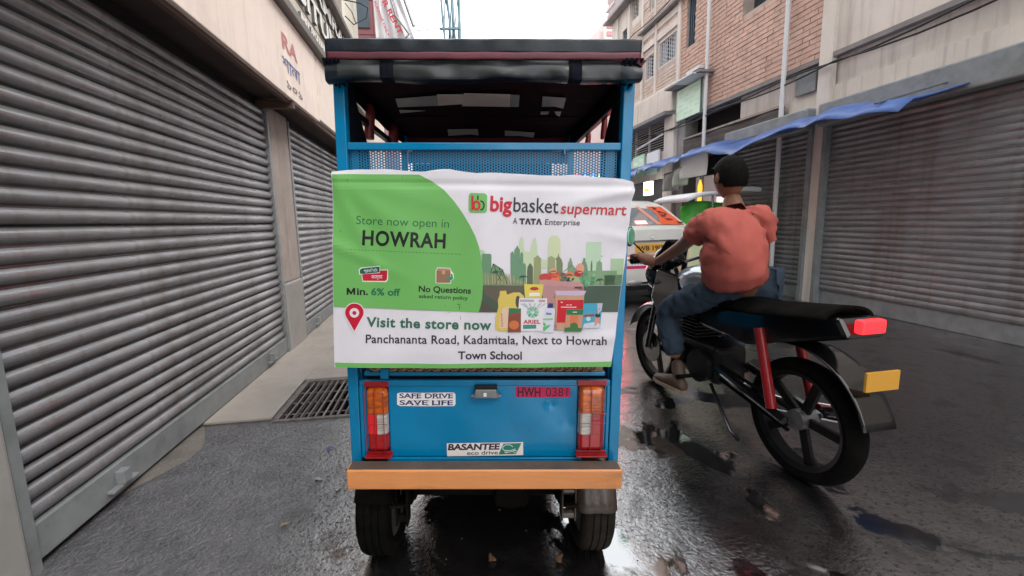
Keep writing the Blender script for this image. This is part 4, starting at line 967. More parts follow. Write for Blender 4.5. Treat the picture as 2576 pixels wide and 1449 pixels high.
# number-plate lamp
pl = MB(); pl.prism([(-0.037, -0.022, 0.735), (0.047, -0.022, 0.735), (0.037, -0.020, 0.764), (-0.030, -0.020, 0.764)], (0, 0.022, 0)).build('plate_lamp', M_steel, rk, bevel=0.003)
q = bpy.data.objects['plate_lamp']
rk_box('lamp_hood', -0.032, 0.040, -0.020, 0.0, 0.7645, 0.776, M_black, 0.002, q)
rk_box('lamp_window', -0.004, 0.006, -0.024, -0.0225, 0.742, 0.754, M_letter, 0, q)
MB().tube([(-0.043, -0.012, 0.740), (0.053, -0.012, 0.740)], 0.005, 8).build('lamp_screw', M_steel, q)
# white flakes and rivets on posts
mb = MB()
for (u, v) in ((1552, 1020), (1548, 1045), (1554, 1068)):
    x, z = vl(u, v, 1.315); mb.lathe([(0.0, -0.003), (0.0025, -0.002), (0.003, 0)], Matrix.Translation((x, -0.005, z)) @ Matrix.Rotation(R(90), 4, 'X'), 8, False)
mb.build('rivet', M_chrome, rk, smooth=True)
# red cloth bulge by the right post
q = vl(1591, 462, 1.36)
mb = MB(); mb.grid(8, 12, lambda u, v: (0.436 + 0.024 * math.sin(v * 3.0) * u + 0.004, 0.02 + 0.03 * u, 1.46 - 0.10 * v)); mb.build('red_side_cloth', M_redgrip, rk, smooth=True, thick=0.004)

# ------------------------------------------------------------------ flat print on a curved sheet
PX = 2576 / 4096
def slice_mesh(V, F, step):
    bm = bmesh.new(); vs = [bm.verts.new((a, 0, b)) for a, b in V]
    for f in F:
        try: bm.faces.new([vs[i] for i in f])
        except ValueError: pass
    xs = [v[0] for v in V]; zs = [v[1] for v in V]
    for ax, lo, hi in ((0, min(xs), max(xs)), (2, min(zs), max(zs))):
        k = math.floor(lo / step) + 1
        while k * step < hi - 1e-6:
            co = (k * step, 0, 0) if ax == 0 else (0, 0, k * step); no = (1, 0, 0) if ax == 0 else (0, 0, 1)
            bmesh.ops.bisect_plane(bm, geom=bm.verts[:] + bm.edges[:] + bm.faces[:], dist=1e-6, plane_co=co, plane_no=no); k += 1
    bmesh.ops.triangulate(bm, faces=[f for f in bm.faces if len(f.verts) > 4])
    bm.verts.index_update()
    V2 = [(v.co.x, v.co.z) for v in bm.verts]; F2 = [tuple(v.index for v in f.verts) for f in bm.faces]; bm.free()
    return V2, F2
class Print:
    """collects flat shapes per colour at pixel positions of the photograph, laid on surf(x, z) (rickshaw frame)"""
    def __init__(s, parent, surf, Y, step=0.012, base=0.0009): s.p = parent; s.surf = surf; s.Y = Y; s.step = step; s.base = base; s.lay = 0; s.parts = {}
    def add(s, name, V, F, col, step=None):
        key = name; mb = s.parts.setdefault(key, (MB(), []))
        m = flat(*col) if isinstance(col, tuple) else col
        if m not in mb[1]: mb[1].append(m)
        mb[0].cur = mb[1].index(m)
        V2, F2 = slice_mesh(V, F, step or s.step); n = len(mb[0].v); off = s.base + s.lay * 0.00022
        mb[0].v += [(x, s.surf(x, z) - off, z) for x, z in V2]
        for f in F2:
            a, b, c = (V2[f[0]], V2[f[1]], V2[f[2]])
            cr = (b[0] - a[0]) * (c[1] - a[1]) - (b[1] - a[1]) * (c[0] - a[0])
            mb[0].face([n + i for i in (f if cr > 0 else f[::-1])])
    def pt(s, U, V): return vl(U * PX, V * PX, s.Y)
    def poly(s, name, pts, col, step=None):
        s.add(name, [s.pt(*p) for p in pts], [tuple(range(len(pts)))], col, step)
    def text(s, name, body, p0, p1, h, col, bold=0.0, shear=0.0, sp=1.0):
        V, F = text_geo(body, bold, shear, 4, sp); dx, dy = p1[0] - p0[0], p1[1] - p0[1]; L_ = math.hypot(dx, dy); nx, ny = dy / L_, -dx / L_
        s.add(name, [s.pt(p0[0] + dx * x + nx * h * y, p0[1] + dy * x + ny * h * y) for x, y in V], F, col)
    def finish(s):
        for k, (mb, ms) in s.parts.items(): mb.build(k.split('#')[0], ms, s.p, fix=False)
def circ(cx, cy, rx, ry=None, n=28, a0=0, a1=360):
    ry = ry or rx; return [(cx + rx * math.cos(R(a0 + (a1 - a0) * i / n)), cy + ry * math.sin(R(a0 + (a1 - a0) * i / n))) for i in range(n + (0 if a1 - a0 == 360 else 1))]
def arc_band(cx, cy, rx, ry, t, a0, a1, n=24):
    return circ(cx, cy, rx, ry, n, a0, a1) + circ(cx, cy, rx - t, ry - t, n, a1, a0)
def stroke(pts, wd):
    out = []
    def off(i, s):
        a = pts[max(i - 1, 0)]; b = pts[min(i + 1, len(pts) - 1)]; dx, dy = b[0] - a[0], b[1] - a[1]; L_ = math.hypot(dx, dy) or 1
        return (pts[i][0] - dy / L_ * wd / 2 * s, pts[i][1] + dx / L_ * wd / 2 * s)
    return [off(i, 1) for i in range(len(pts))] + [off(i, -1) for i in range(len(pts) - 1, -1, -1)]

# stickers on the tail panel
psurf = lambda x, z: 0.0022 + dent(x, z) + 0.0012 * math.sin((x + .405) / .81 * 6.5) - 0.0012
st1 = Print(rk, psurf, 1.32, 0.006, 0.0007)
st1.poly('safe_drive_sticker', [(1588, 1575), (1600, 1571), (1700, 1572), (1800, 1570), (1816, 1571), (1822, 1578), (1822, 1618), (1815, 1625), (1700, 1626), (1600, 1625), (1588, 1619)], (235, 235, 235))
st1.lay = 1; nav = (35, 20, 95)
def slabs(p0, p1, h, body, col):
    pass
st1.text('safe_drive_sticker', "SAFE DRIVE", (1597, 1592.5), (1812, 1593), 18, nav, 0.022)
st1.text('safe_drive_sticker', "SAVE LIFE", (1598, 1620), (1812, 1620.5), 18, nav, 0.022)
for yy in (1592.5, 1576, 1620, 1603.5):
    for xx in ((1642, 1652), (1660, 1678), (1704, 1717), (1727, 1737), (1746, 1757), (1762, 1770), (1790, 1800)): st1.poly('safe_drive_sticker', [(xx[0], yy), (xx[1], yy), (xx[1], yy + 2), (xx[0], yy + 2)], nav)
st1.lay = 0
st1.poly('maker_sticker', [(1787, 1774), (2092, 1768), (2093, 1820), (1790, 1826), (1788, 1822)], (232, 228, 225)); st1.lay = 1
st1.text('maker_sticker', "BASANTEE", (1791, 1801), (2001, 1797), 23, (52, 28, 52), 0.04, 0.12)
st1.text('maker_sticker', "eco drive", (1868, 1820), (1992, 1817), 15, (30, 50, 65), 0.012)
st1.poly('maker_sticker', [(2014, 1774), (2086, 1772), (2064, 1816), (1994, 1818)], (40, 125, 110)); st1.lay = 2
st1.poly('maker_sticker', stroke([(2052, 1787), (2040, 1779), (2022, 1779), (2011, 1788), (2012, 1797), (2022, 1803), (2045, 1801), (2062, 1795)], 2.6), (225, 235, 232))
st1.poly('maker_sticker', stroke([(2022, 1810), (2045, 1806), (2064, 1800)], 2.2), (225, 235, 232))
st1.poly('maker_sticker', arc_band(2025, 1806, 6.5, 6.5, 2, 0, 350), (225, 235, 232)); st1.poly('maker_sticker', arc_band(2060, 1806, 6.5, 6.5, 2, 0, 350), (225, 235, 232))
st1.lay = 0
st1.poly('number_plate', [(2062, 1546), (2281, 1549), (2281, 1591), (2062, 1589)], (196, 20, 84)); st1.lay = 1
st1.text('number_plate', "HWH", (2070, 1585), (2162, 1586), 35, (30, 12, 25), 0.028)
st1.text('number_plate', "0381", (2183, 1585), (2270, 1586), 34, (45, 15, 30), 0.0)
st1.finish()

# ================================================================== THE BANNER
bn = vroot('advertising_banner', 'white and green grocery store advertising banner stretched over the back of the blue rickshaw', 'banner')
YB = 1.26
RIDGES = [((-0.435, 1.43), (-0.20, 1.24), 0.006, 0.030), ((-0.43, 1.40), (-0.30, 1.13), 0.0045, 0.022), ((-0.435, 1.432), (-0.05, 1.33), 0.0035, 0.026),
          ((-0.44, 1.23), (-0.22, 1.13), 0.0045, 0.018), ((0.42, 1.395), (0.18, 1.33), 0.006, 0.022), ((0.42, 1.38), (0.27, 1.36), 0.004, 0.013), ((0.40, 1.17), (0.25, 1.02), 0.003, 0.03),
          ((0.39, 0.95), (0.18, 0.90), 0.004, 0.02), ((0.0, 1.35), (-0.05, 0.95), 0.0025, 0.04), ((0.15, 1.30), (0.08, 0.95), 0.002, 0.03), ((-0.30, 0.90), (0.20, 0.93), 0.002, 0.03), ((0.41, 1.25), (0.30, 1.27), 0.003, 0.016)]
def seg_d(x, z, a, b):
    dx, dz = b[0] - a[0], b[1] - a[1]; t = ((x - a[0]) * dx + (z - a[1]) * dz) / (dx * dx + dz * dz); t = min(1, max(0, t))
    return math.hypot(x - a[0] - dx * t, z - a[1] - dz * t), t
def bsurf(x, z):
    y = YB - RY - 0.004
    for a, b, h, wd in RIDGES:
        d, t = seg_d(x, z, a, b)
        if d < wd * 3: y -= h * math.exp(-(d / wd) ** 2) * (1 - 0.8 * t)
    y += 0.0035 * math.exp(-((z - 1.404 + 0.012 * x) / 0.010) ** 2)       # fold below the top hem
    y += 0.0012 * math.sin(x * 26 + z * 9) + 0.0016 * math.sin(x * 9 - z * 14)
    return y
LE = [(1331, 688), (1333, 900), (1335, 1200), (1336, 1350), (1339, 1468)]
RE = [(2530, 729), (2537, 760), (2525, 800), (2514, 900), (2505, 945), (2504, 1010), (2494, 1080), (2486, 1140), (2474, 1230), (2462, 1325), (2450, 1410), (2441, 1464)]
TOPE = [(1331, 688), (1400, 684), (1443, 681), (1617, 683), (1700, 690), (1797, 681), (1902, 694), (2000, 694), (2107, 705), (2185, 702), (2348, 708), (2490, 718), (2530, 729)]
BOTE = [(1339, 1468), (1800, 1471), (2150, 1469), (2441, 1464)]
def interp(tab, k, val):
    o = 1 - k
    for a, b in zip(tab[:-1], tab[1:]):
        if a[k] <= val <= b[k]: return a[o] + (b[o] - a[o]) * (val - a[k]) / ((b[k] - a[k]) or 1)
    return tab[0][o] if val < tab[0][k] else tab[-1][o]
def bgrid(u, v):
    # v 0 bottom .. 1 top
    V0 = 688 + (1468 - 688) * (1 - v)
    l = interp(LE, 1, V0); r = interp(RE, 1, 729 + (1464 - 729) * (1 - v)); U = l + (r - l) * u
    t = interp(TOPE, 0, U); b = interp(BOTE, 0, U); V = t + (b - t) * (1 - v)
    x, z = vl(U * PX, V * PX, YB); return (x, bsurf(x, z), z)
mb = MB(); mb.grid(170, 120, bgrid); mb.build('sheet', M_white, bn, smooth=False, fix=False).data.shade_smooth()
# rear fold of the top hem and right side return
mb = MB(); mb.grid(120, 6, lambda u, v: tuple(Vector(bgrid(u, 1)) + Vector((0, 0.004 + 0.035 * v, (0.004 + 0.006 * abs(math.sin(u * 13)) + 0.002 * math.sin(u * 41)) * math.sin(min(1, v * 1.6) * math.pi / 2) - 0.02 * v * v))))
mb.build('hem', M_white, bn, smooth=True)
mb = MB(); mb.grid(3, 60, lambda u, v: tuple(Vector(bgrid(1, v)) + Vector((0.003 * u, 0.03 * u, 0)))); mb.build('side_return', M_white, bn, smooth=True)
mb = MB(); mb.grid(3, 60, lambda u, v: tuple(Vector(bgrid(0, v)) + Vector((-0.002 * u, 0.03 * u, 0)))); mb.build('side_return', M_white, bn, smooth=True)
P = Print(bn, bsurf, YB, 0.010, 0.0009)
green_pts = [(1335, 699), (1400, 697), (1500, 698), (1677, 699), (1731, 727), (1777, 760), (1819, 807), (1852, 854), (1880, 901), (1902, 945), (1917, 989), (1926, 1040), (1931, 1090), (1932, 1140), (1929, 1190), (1923, 1220), (1915, 1246.5), (1843, 1244), (1650, 1237), (1457, 1229.5), (1338, 1225)]
# skyline first so that the green field overlaps it
def z2(x, y): return (1840 + x / 3.578, 730 + y / 3.578)
def z3(x, y): return (1900 + x / 3.917, 980 + y / 3.917)
def z4(x, y): return (1300 + x / 3.37, 1050 + y / 3.37)
def S(pts, col, name='printed_skyline', fn=z3): P.poly(name, [fn(*p) for p in pts], col)
pale = (188, 216, 186); pale2 = (205, 216, 178); mid = (118, 158, 120); dk = (92, 124, 96); deep = (72, 98, 82)
base = 625
S([(1725, base), (1738, -50), (1975, -50), (1960, base)], (186, 214, 188)); P.lay = 1
S([(740, base), (690, 0), (700, -90), (725, -140), (755, -90), (760, 0), (775, 100), (860, 105), (885, 0), (900, -80), (940, -130), (960, -60), (975, 0), (985, base)], (196, 214, 180))
S([(1140, base), (1145, -40), (1165, -120), (1190, -150), (1290, -150), (1325, -100), (1335, 0), (1330, base)], pale2)
S([(1010, 360), (1010, 260), (1040, 232), (1100, 228), (1130, 250), (1135, 360)], (198, 214, 180))
S([(60, base), (60, 80), (90, 68), (150, 95), (155, base)], (176, 206, 172))
S([(2105, base), (2125, 208), (2325, 210), (2300, base)], (170, 200, 162)); P.lay = 2
S([(108, base), (106, 150), (125, 134), (240, 136), (258, 150), (258, base)], (104, 146, 112))
S([(556, base), (556, 130), (585, 92), (608, 130), (612, 235), (616, 75), (640, 45), (661, 2), (682, 45), (702, 75), (700, 235), (708, 135), (733, 100), (753, 140), (755, 300), (768, 270), (795, 310), (795, base)], (106, 148, 116))
S([(908, base), (920, 222), (906, 216), (980, 155), (1042, 222), (1030, 225), (1035, base)], (150, 158, 112))
S([(1125, base), (1140, 215), (1127, 208), (1188, 165), (1250, 205), (1260, base)], (158, 166, 124))
S([(1265, base), (1270, 235), (1252, 215), (1290, 180), (1300, 125), (1312, 178), (1350, 220), (1370, 290), (1365, 400), (1390, base)], (122, 134, 100))
S([(808, base), (812, 420), (820, 340), (845, 300), (862, 280), (880, 300), (905, 345), (905, base)], (92, 104, 80))
S([(1435, base), (1450, 280), (1475, 240), (1475, 205), (1500, 200), (1505, 240), (1520, 275), (1525, 330), (1580, 400), (1600, base)], (130, 158, 124))
S([(1660, base), (1665, 280), (1685, 240), (1690, 200), (1718, 200), (1722, 245), (1745, 300), (1760, 390), (1760, base)], (112, 148, 116))
S([(1795, base), (1805, 310), (1815, 245), (1828, 245), (1832, 320), (1822, base)], (90, 122, 96))
S([(1760, base), (1760, 398), (1885, 398), (1900, 260), (1920, 262), (1945, 230), (1960, 262), (1980, 265), (1985, 398), (2215, 398), (2210, base)], (128, 162, 124))
S([(2010, base), (2012, 465), (2300, 462), (2290, base)], (98, 130, 100))
S([(240, base), (235, 420), (285, 290), (440, 390), (480, 470), (540, 520), (556, base)], (110, 150, 112)); P.lay = 3
for a in (((285, 290), (345, 440)), ((285, 290), (245, 440)), ((285, 290), (440, 390)), ((370, 350), (430, 480)), ((430, 380), (360, 550)), ((345, 440), (415, 560)), ((500, 600), (430, 400))): P.poly('printed_skyline', stroke([z3(*a[0]), z3(*a[1])], 2.8), (40, 62, 52))
P.poly('printed_skyline', stroke([z3(1380, 410), z3(1520, 310), z3(1600, 410)], 2.4), (90, 110, 90))
for cx, cy in ((330, 430), (755, 500), (1950, 550)):
    for k in range(7):
        a = math.radians(200 + k * 25 - 20); P.poly('printed_skyline', stroke([z3(cx, cy), z3(cx + 48 * math.cos(a), cy + 34 * math.sin(a)), z3(cx + 64 * math.cos(a), cy + 22 * math.sin(a) + 16)], 3.2), (52, 74, 54))
    P.poly('printed_skyline', stroke([z3(cx, cy), z3(cx + 2, 620)], 2.4), (52, 74, 54))
# golden worn streaks
rs = random.Random(3)
for k in range(26):
    x = 130 + k * 25 + rs.uniform(-8, 8); y = 430 + k * 6 - (60 if 12 < k < 20 else 0); P.poly('printed_skyline', [z3(x, y), z3(x + 9, y - 20), z3(x + 20, 600 + rs.uniform(-30, 30)), z3(x + 6, 610)], (186, 164, 122) if k % 2 else (150, 142, 98))
# base band
P.lay = 4
S([(60, base + 3), (2285, 635), (2232, 1046), (60, 1046)], (70, 90, 76))
P.lay = 5
S([(130, 640), (740, 632), (760, 700), (350, 900), (150, 760)], (98, 90, 76))
S([(100, 1000), (100, 860), (330, 1000), (320, 1046), (100, 1046)], (84, 78, 68))
P.lay = 6
P.poly('printed_green_field', green_pts, M_green, 0.010)
P.lay = 0
# groceries
def G(pts, col, n='printed_groceries'): P.poly(n, [z3(*p) for p in pts], col)
P.lay = 6
G([(995, 560), (1100, 545), (1350, 570), (1650, 580), (1695, 640), (1690, 1000), (1680, 1330), (1240, 1330), (1130, 1000), (1000, 640)], (188, 140, 140))
G([(1500, 620), (1530, 580), (1640, 585), (1685, 625), (1690, 700), (1560, 705), (1500, 660)], (150, 105, 105))
G([(1210, 1330), (1210, 850), (1270, 700), (1280, 1330)], (160, 116, 118))
P.lay = 7
for cx, cy, rx, ry, c in ((1220, 400, 60, 38, (205, 180, 140)), (1230, 450, 80, 60, (200, 80, 66)), (1100, 500, 100, 60, (196, 70, 60)), (1255, 515, 86, 58, (232, 125, 85)), (1380, 500, 70, 60, (98, 118, 100)), (1470, 462, 72, 44, (226, 128, 84)), (1470, 510, 75, 60, (38, 52, 60)), (1640, 360, 62, 78, (226, 156, 134)), (1615, 445, 68, 52, (178, 40, 56)), (1555, 530, 80, 46, (165, 190, 135)), (1370, 445, 40, 18, (160, 50, 60))):
    G(circ(cx, cy, rx, ry), c)
rs = random.Random(5)
for k in range(22):
    x = rs.uniform(1640, 1850); y = rs.uniform(440, 640) ; x -= max(0, y - 560) * 0.5
    G(circ(x, y, rs.uniform(26, 42), rs.uniform(20, 34), 9), rs.choice([(104, 168, 122), (82, 142, 98), (134, 190, 146)]))
P.lay = 8
G([(1000, 548), (1100, 535), (1350, 562), (1650, 572), (1695, 640), (1500, 650), (1300, 640), (1010, 620)], (196, 148, 148))
# oil can
G([(390, 712), (485, 706), (500, 770), (600, 735), (700, 735), (760, 790), (765, 830), (690, 980), (520, 1330), (370, 1335), (318, 1300), (330, 1100), (365, 960), (358, 850), (385, 780)], (218, 194, 96))
P.lay = 9
G(circ(670, 880, 38, 95, 20), (78, 66, 58)); G([(430, 980), (530, 950), (530, 1290), (380, 1290), (395, 1100)], (226, 196, 170))
P.text('printed_groceries', "fortune", z3(440, 1265), z3(425, 1060), 9, (200, 40, 40), 0.01)
# noodle pack
G([(765, 605), (1072, 612), (1040, 822), (780, 820)], (222, 204, 90))
P.lay = 10
G(circ(925, 678, 68, 28), (186, 56, 44)); G([(850, 740), (1008, 740), (1012, 790), (842, 795)], (235, 235, 235)); P.text('printed_groceries', "Dreamy", z3(860, 782), z3(1000, 782), 8, (40, 60, 160), 0.02)
# detergent box
G([(690, 822), (1125, 828), (1122, 1340), (700, 1335), (676, 1000)], (228, 226, 232))
P.lay = 11
for a, b in ((700, 790), (830, 870), (920, 950), (1000, 1050), (1080, 1120)): G([(a, 910), (b, 905), (905, 1050)], (186, 192, 200))
for k in range(8):
    a = k * math.pi / 4; c = (900, 1045); G([(c[0] + 20 * math.cos(a), c[1] + 20 * math.sin(a)), (c[0] + 100 * math.cos(a - 0.35), c[1] + 95 * math.sin(a - 0.35)), (c[0] + 95 * math.cos(a + 0.25), c[1] + 90 * math.sin(a + 0.25)), (c[0] + 45 * math.cos(a + 0.55), c[1] + 45 * math.sin(a + 0.55))], (96, 172, 136) if k % 2 else (128, 196, 160))
P.text('printed_groceries', "ARIEL", z3(752, 1222), z3(1022, 1226), 15, (186, 18, 50), 0.03)
G([(750, 1240), (955, 1240), (955, 1300), (750, 1305)], (70, 140, 126)); G([(700, 845), (920, 850), (920, 885), (700, 880)], (170, 170, 184)); G([(995, 850), (1095, 850), (1095, 888), (995, 888)], (196, 150, 160))
# small tea pack
G([(528, 978), (718, 984), (716, 1355), (508, 1355)], (134, 72, 52)); P.lay = 12
G([(530, 980), (718, 985), (716, 1040), (620, 1060), (528, 1080)], (40, 120, 80)); G(circ(608, 1240, 78, 70), (206, 116, 66)); G([(560, 1080), (690, 1045), (690, 1075), (570, 1105)], (176, 60, 50))
# red flour bag
P.lay = 9
G([(1250, 708), (1730, 710), (1700, 790), (1690, 1000), (1650, 1330), (1290, 1330), (1270, 1200), (1252, 800)], (200, 160, 130)); P.lay = 10
G([(1248, 710), (1732, 710), (1700, 775), (1600, 785), (1270, 780)], (206, 186, 212)); G([(1290, 855), (1690, 850), (1680, 1100), (1640, 1210), (1275, 1210)], (206, 26, 44)); G([(1640, 860), (1692, 850), (1690, 1000), (1650, 1000)], (130, 40, 36))
P.lay = 11
for x, y, w_ in ((1335, 890, 34), (1425, 930, 34), (1475, 930, 30), (1340, 965, 240)): G([(x, y - 8), (x + w_, y - 8), (x + w_, y + 10), (x, y + 10)], (232, 190, 190))
# shampoo bottle
P.lay = 12
G([(1150, 905), (1218, 908), (1218, 975), (1130, 980)], (40, 50, 112)); G([(1130, 978), (1245, 985), (1248, 1050), (1225, 1365), (1055, 1360), (1065, 1150), (1085, 1010)], (214, 218, 236)); P.lay = 13
G([(1060, 1145), (1218, 1140), (1216, 1168), (1060, 1172)], (150, 200, 100)); G([(1070, 1190), (1115, 1250), (1080, 1265), (1062, 1240)], (90, 180, 110)); G([(1060, 1280), (1180, 1235), (1160, 1275), (1080, 1345), (1062, 1330)], (100, 186, 120))
G([(1108, 1050), (1195, 1060), (1195, 1090), (1108, 1085)], (120, 130, 170))
# green-orange pouch, nappy pack
P.lay = 11
G([(1690, 905), (1992, 905), (1950, 1290), (1670, 1298)], (70, 166, 196)); P.lay = 12
G([(1905, 905), (1992, 905), (1975, 1010), (1915, 1090)], (190, 190, 206)); G(circ(1930, 1020, 32, 40), (170, 60, 70)); G([(1690, 1085), (1862, 1075), (1860, 1110), (1695, 1115)], (170, 60, 66)); G(circ(1768, 1150, 36, 34), (180, 226, 226)); G([(1700, 1225), (1850, 1200), (1950, 1230), (1948, 1288), (1680, 1296)], (205, 212, 226))
G([(1870, 1130), (1945, 1130), (1948, 1255), (1862, 1262)], (214, 150, 130)); G(circ(1915, 1095, 42, 32), (40, 34, 40))
P.lay = 14
G([(1425, 1002), (1690, 995), (1680, 1100), (1662, 1350), (1398, 1350), (1412, 1150)], (206, 150, 122)); P.lay = 15
G([(1425, 1005), (1690, 998), (1680, 1085), (1425, 1085)], (40, 120, 76)); G([(1485, 1090), (1610, 1090), (1600, 1220), (1480, 1215)], (222, 124, 82)); G([(1400, 1290), (1480, 1280), (1490, 1220), (1540, 1200), (1600, 1225), (1610, 1290), (1665, 1290), (1660, 1350), (1398, 1350)], (64, 118, 66)); P.lay = 16
G([(1525, 1035), (1590, 1035), (1590, 1050), (1525, 1050)], (220, 230, 220))
# green hem stripe
P.lay = 2
P.poly('printed_green_field', [(1341, 1449), (1800, 1453), (2150, 1451), (2446, 1443), (2441, 1463), (2150, 1468), (1800, 1470), (1343, 1467)], M_green)
# wording
P.lay = 7; dg = (28, 92, 60); ink = (24, 22, 24)
P.text('lettering', "Store now open in", (1428, 896), (1796, 911), 33, dg, -0.004)
P.text('lettering', "HOWRAH", (1452, 978), (1782, 992), 56, ink, 0.03, 0, 1.10)
for k in range(31):
    x = 1406 + k * 14.3; y = 997.5 + k * 0.64; P.poly('lettering', [(x, y - 1), (x + 8, y - 0.8), (x + 8, y + 1), (x, y + 1)], (60, 90, 40))
P.poly('lettering', [(1390, 1177.5), (1390, 1150.5), (1398, 1150.5), (1407, 1166), (1416, 1150.5), (1424, 1150.5), (1424, 1177.5), (1416.5, 1177.5), (1416.5, 1164), (1409, 1176), (1405, 1176), (1397.5, 1164), (1397.5, 1177.5)], ink)
P.text('lettering', "in.", (1430, 1178), (1474, 1178), 27, ink, 0.03)
P.text('lettering', "6% off", (1486, 1179), (1602, 1182), 27, (36, 108, 74), 0.028)
P.text('lettering', "No Questions", (1676, 1165), (1884, 1173), 23, ink, 0.025)
P.text('lettering', "asked return policy", (1676, 1189.5), (1872, 1198), 14, (26, 62, 36), 0.02)
# price tag
P.poly('printed_icon#a', [z4(*p) for p in [(470, 160), (464, 90), (495, 64), (755, 38), (752, 92), (862, 90), (856, 232), (828, 262), (514, 256), (500, 158)]], (226, 238, 222))
P.lay = 8
P.poly('printed_icon#a', [z4(*p) for p in [(483, 150), (478, 97), (505, 76), (748, 50), (743, 128), (560, 148)]], (16, 92, 84))
P.poly('printed_icon#a', [z4(*p) for p in [(507, 155), (745, 138), (752, 102), (850, 99), (842, 225), (818, 245), (522, 243)]], (196, 26, 56))
P.lay = 9
P.text('printed_icon#a', "\u09aa\u09cd\u09b0\u09a4\u09bf \u09a6\u09bf\u09a8", z4(532, 130), z4(718, 122), 11, (235, 240, 235), 0.01)
P.text('printed_icon#a', "\u09b8\u09b8\u09cd\u09a4\u09be", z4(632, 215), z4(782, 212), 14, (240, 235, 235), 0.012)
# parcel
P.lay = 7
P.poly('printed_icon#b', [z4(*p) for p in [(1494, 276), (1494, 104), (1520, 64), (1686, 72), (1704, 108), (1736, 150), (1738, 215), (1702, 245), (1700, 282)]], (226, 238, 222)); P.lay = 8
P.poly('printed_icon#b', [z4(*p) for p in [(1503, 270), (1503, 106), (1525, 74), (1680, 80), (1694, 110), (1692, 272)]], (150, 110, 86))
P.lay = 9
P.poly('printed_icon#b', [z4(*p) for p in [(1525, 76), (1680, 81), (1694, 112), (1503, 108)]], (176, 134, 106)); P.poly('printed_icon#b', [z4(*p) for p in [(1578, 84), (1622, 86), (1620, 156), (1578, 156)]], (196, 156, 130))
P.poly('printed_icon#b', [z4(*p) for p in [(1628, 205), (1690, 200), (1700, 180), (1696, 148), (1722, 155), (1728, 215), (1705, 236), (1632, 234)]], (36, 148, 112))
# map pin
P.lay = 7
P.poly('printed_icon#c', [(1420 + 40 * math.cos(R(a)), 1248.8 + 40 * math.sin(R(a))) for a in range(155, 386, 11)] + [(1424, 1328), (1416, 1328)], (228, 222, 232)); P.lay = 8
P.poly('printed_icon#c', [(1420.2 + 36.5 * math.cos(R(a)), 1248.8 + 36.5 * math.sin(R(a))) for a in range(155, 386, 11)] + [(1420, 1322.4)], (196, 18, 52)); P.lay = 9
P.poly('printed_icon#c', circ(1420.2, 1249.5, 19), (228, 222, 232)); P.lay = 10
P.poly('printed_icon#c', circ(1420.2, 1250, 8), (196, 18, 52))
P.lay = 2
P.text('lettering', "Visit the store now", (1467, 1305), (1965, 1317), 37, (54, 108, 88), 0.03, 0, 1.08)
P.text('lettering', "Panchananta Road, Kadamtala, Next to Howrah", (1465, 1370), (2424, 1377), 33, (46, 36, 58), 0.014, 0, 1.04)
P.text('lettering', "Town School", (1833, 1434), (2087, 1436), 31, (46, 36, 58), 0.02)
# logo
lr = [(1876, 780), (1884, 772), (1940, 774), (1949, 783), (1948, 844), (1941, 851), (1883, 850), (1875, 842)]
P.poly('printed_logo', lr, M_green); P.lay = 3
P.poly('printed_logo', [z2(*p) for p in [(247, 188), (268, 188), (268, 250), (247, 250)]], (34, 40, 34)); P.poly('printed_logo', arc_band(*z2(300, 330), 15.5, 20, 6, -100, 100), (34, 40, 34)); P.lay = 4
P.poly('printed_logo', [z2(*p) for p in [(162, 188), (196, 188), (196, 398), (162, 400)]], (204, 36, 52)); P.poly('printed_logo', arc_band(*z2(238, 330), 16, 20.5, 9, 0, 359), (204, 36, 52))
P.lay = 2
P.text('lettering', "big", (1960, 843), (2047, 846.5), 58, (200, 26, 56), 0.03)
P.text('lettering', "basket", (2053, 846), (2232, 853), 57, (38, 36, 50), 0.006)
P.text('lettering', "supermart", (2241, 854), (2503, 861), 43, (198, 50, 60), 0.012, 0.12)
P.text('lettering', "A", (2051, 895), (2068.6, 895.5), 24, (44, 30, 40), 0.0)
for k, ch in enumerate("TVTV"):
    x = 2078 + k * 22; y = 897 + k * 0.5
    if ch == 'T': P.poly('lettering', [(x, y - 24), (x + 21, y - 23.6), (x + 21, y - 17), (x + 14, y - 17), (x + 13.5, y), (x + 6.5, y), (x + 7, y - 17), (x, y - 17.3)], (64, 40, 52))
    else: P.poly('lettering', [(x - 1, y), (x + 7.5, y - 24), (x + 14.5, y - 24), (x + 23, y + .5), (x + 16, y + .3), (x + 11, y - 15), (x + 6, y)], (64, 40, 52))
P.text('lettering', "Enterprise", (2179, 898.5), (2318, 901), 22, (50, 34, 44), 0.004, 0.08)
# specks and scratches
rs = random.Random(11); P.lay = 17
for (a, b, l, q) in ((1394, 721, 3, 4), (1611, 708, 1, 6), (1363, 870, 2, 3), (1364, 922, 3, 4), (1899, 732, 2, 2), (1772, 854, 2, 2), (1830, 1214, 12, 2), (1838, 1220, 2, 14), (1781, 1218, 1, 9), (1796, 1246, 6, 1.5), (2402, 1022, 4, 3), (1984, 1350, 16, 1.2), (1985, 1340, 1.2, 10), (1842, 1262, 1.2, 14)):
    P.poly('stain', [(a, b), (a + l, b), (a + l, b + q), (a, b + q)], (40, 44, 38))
P.finish()

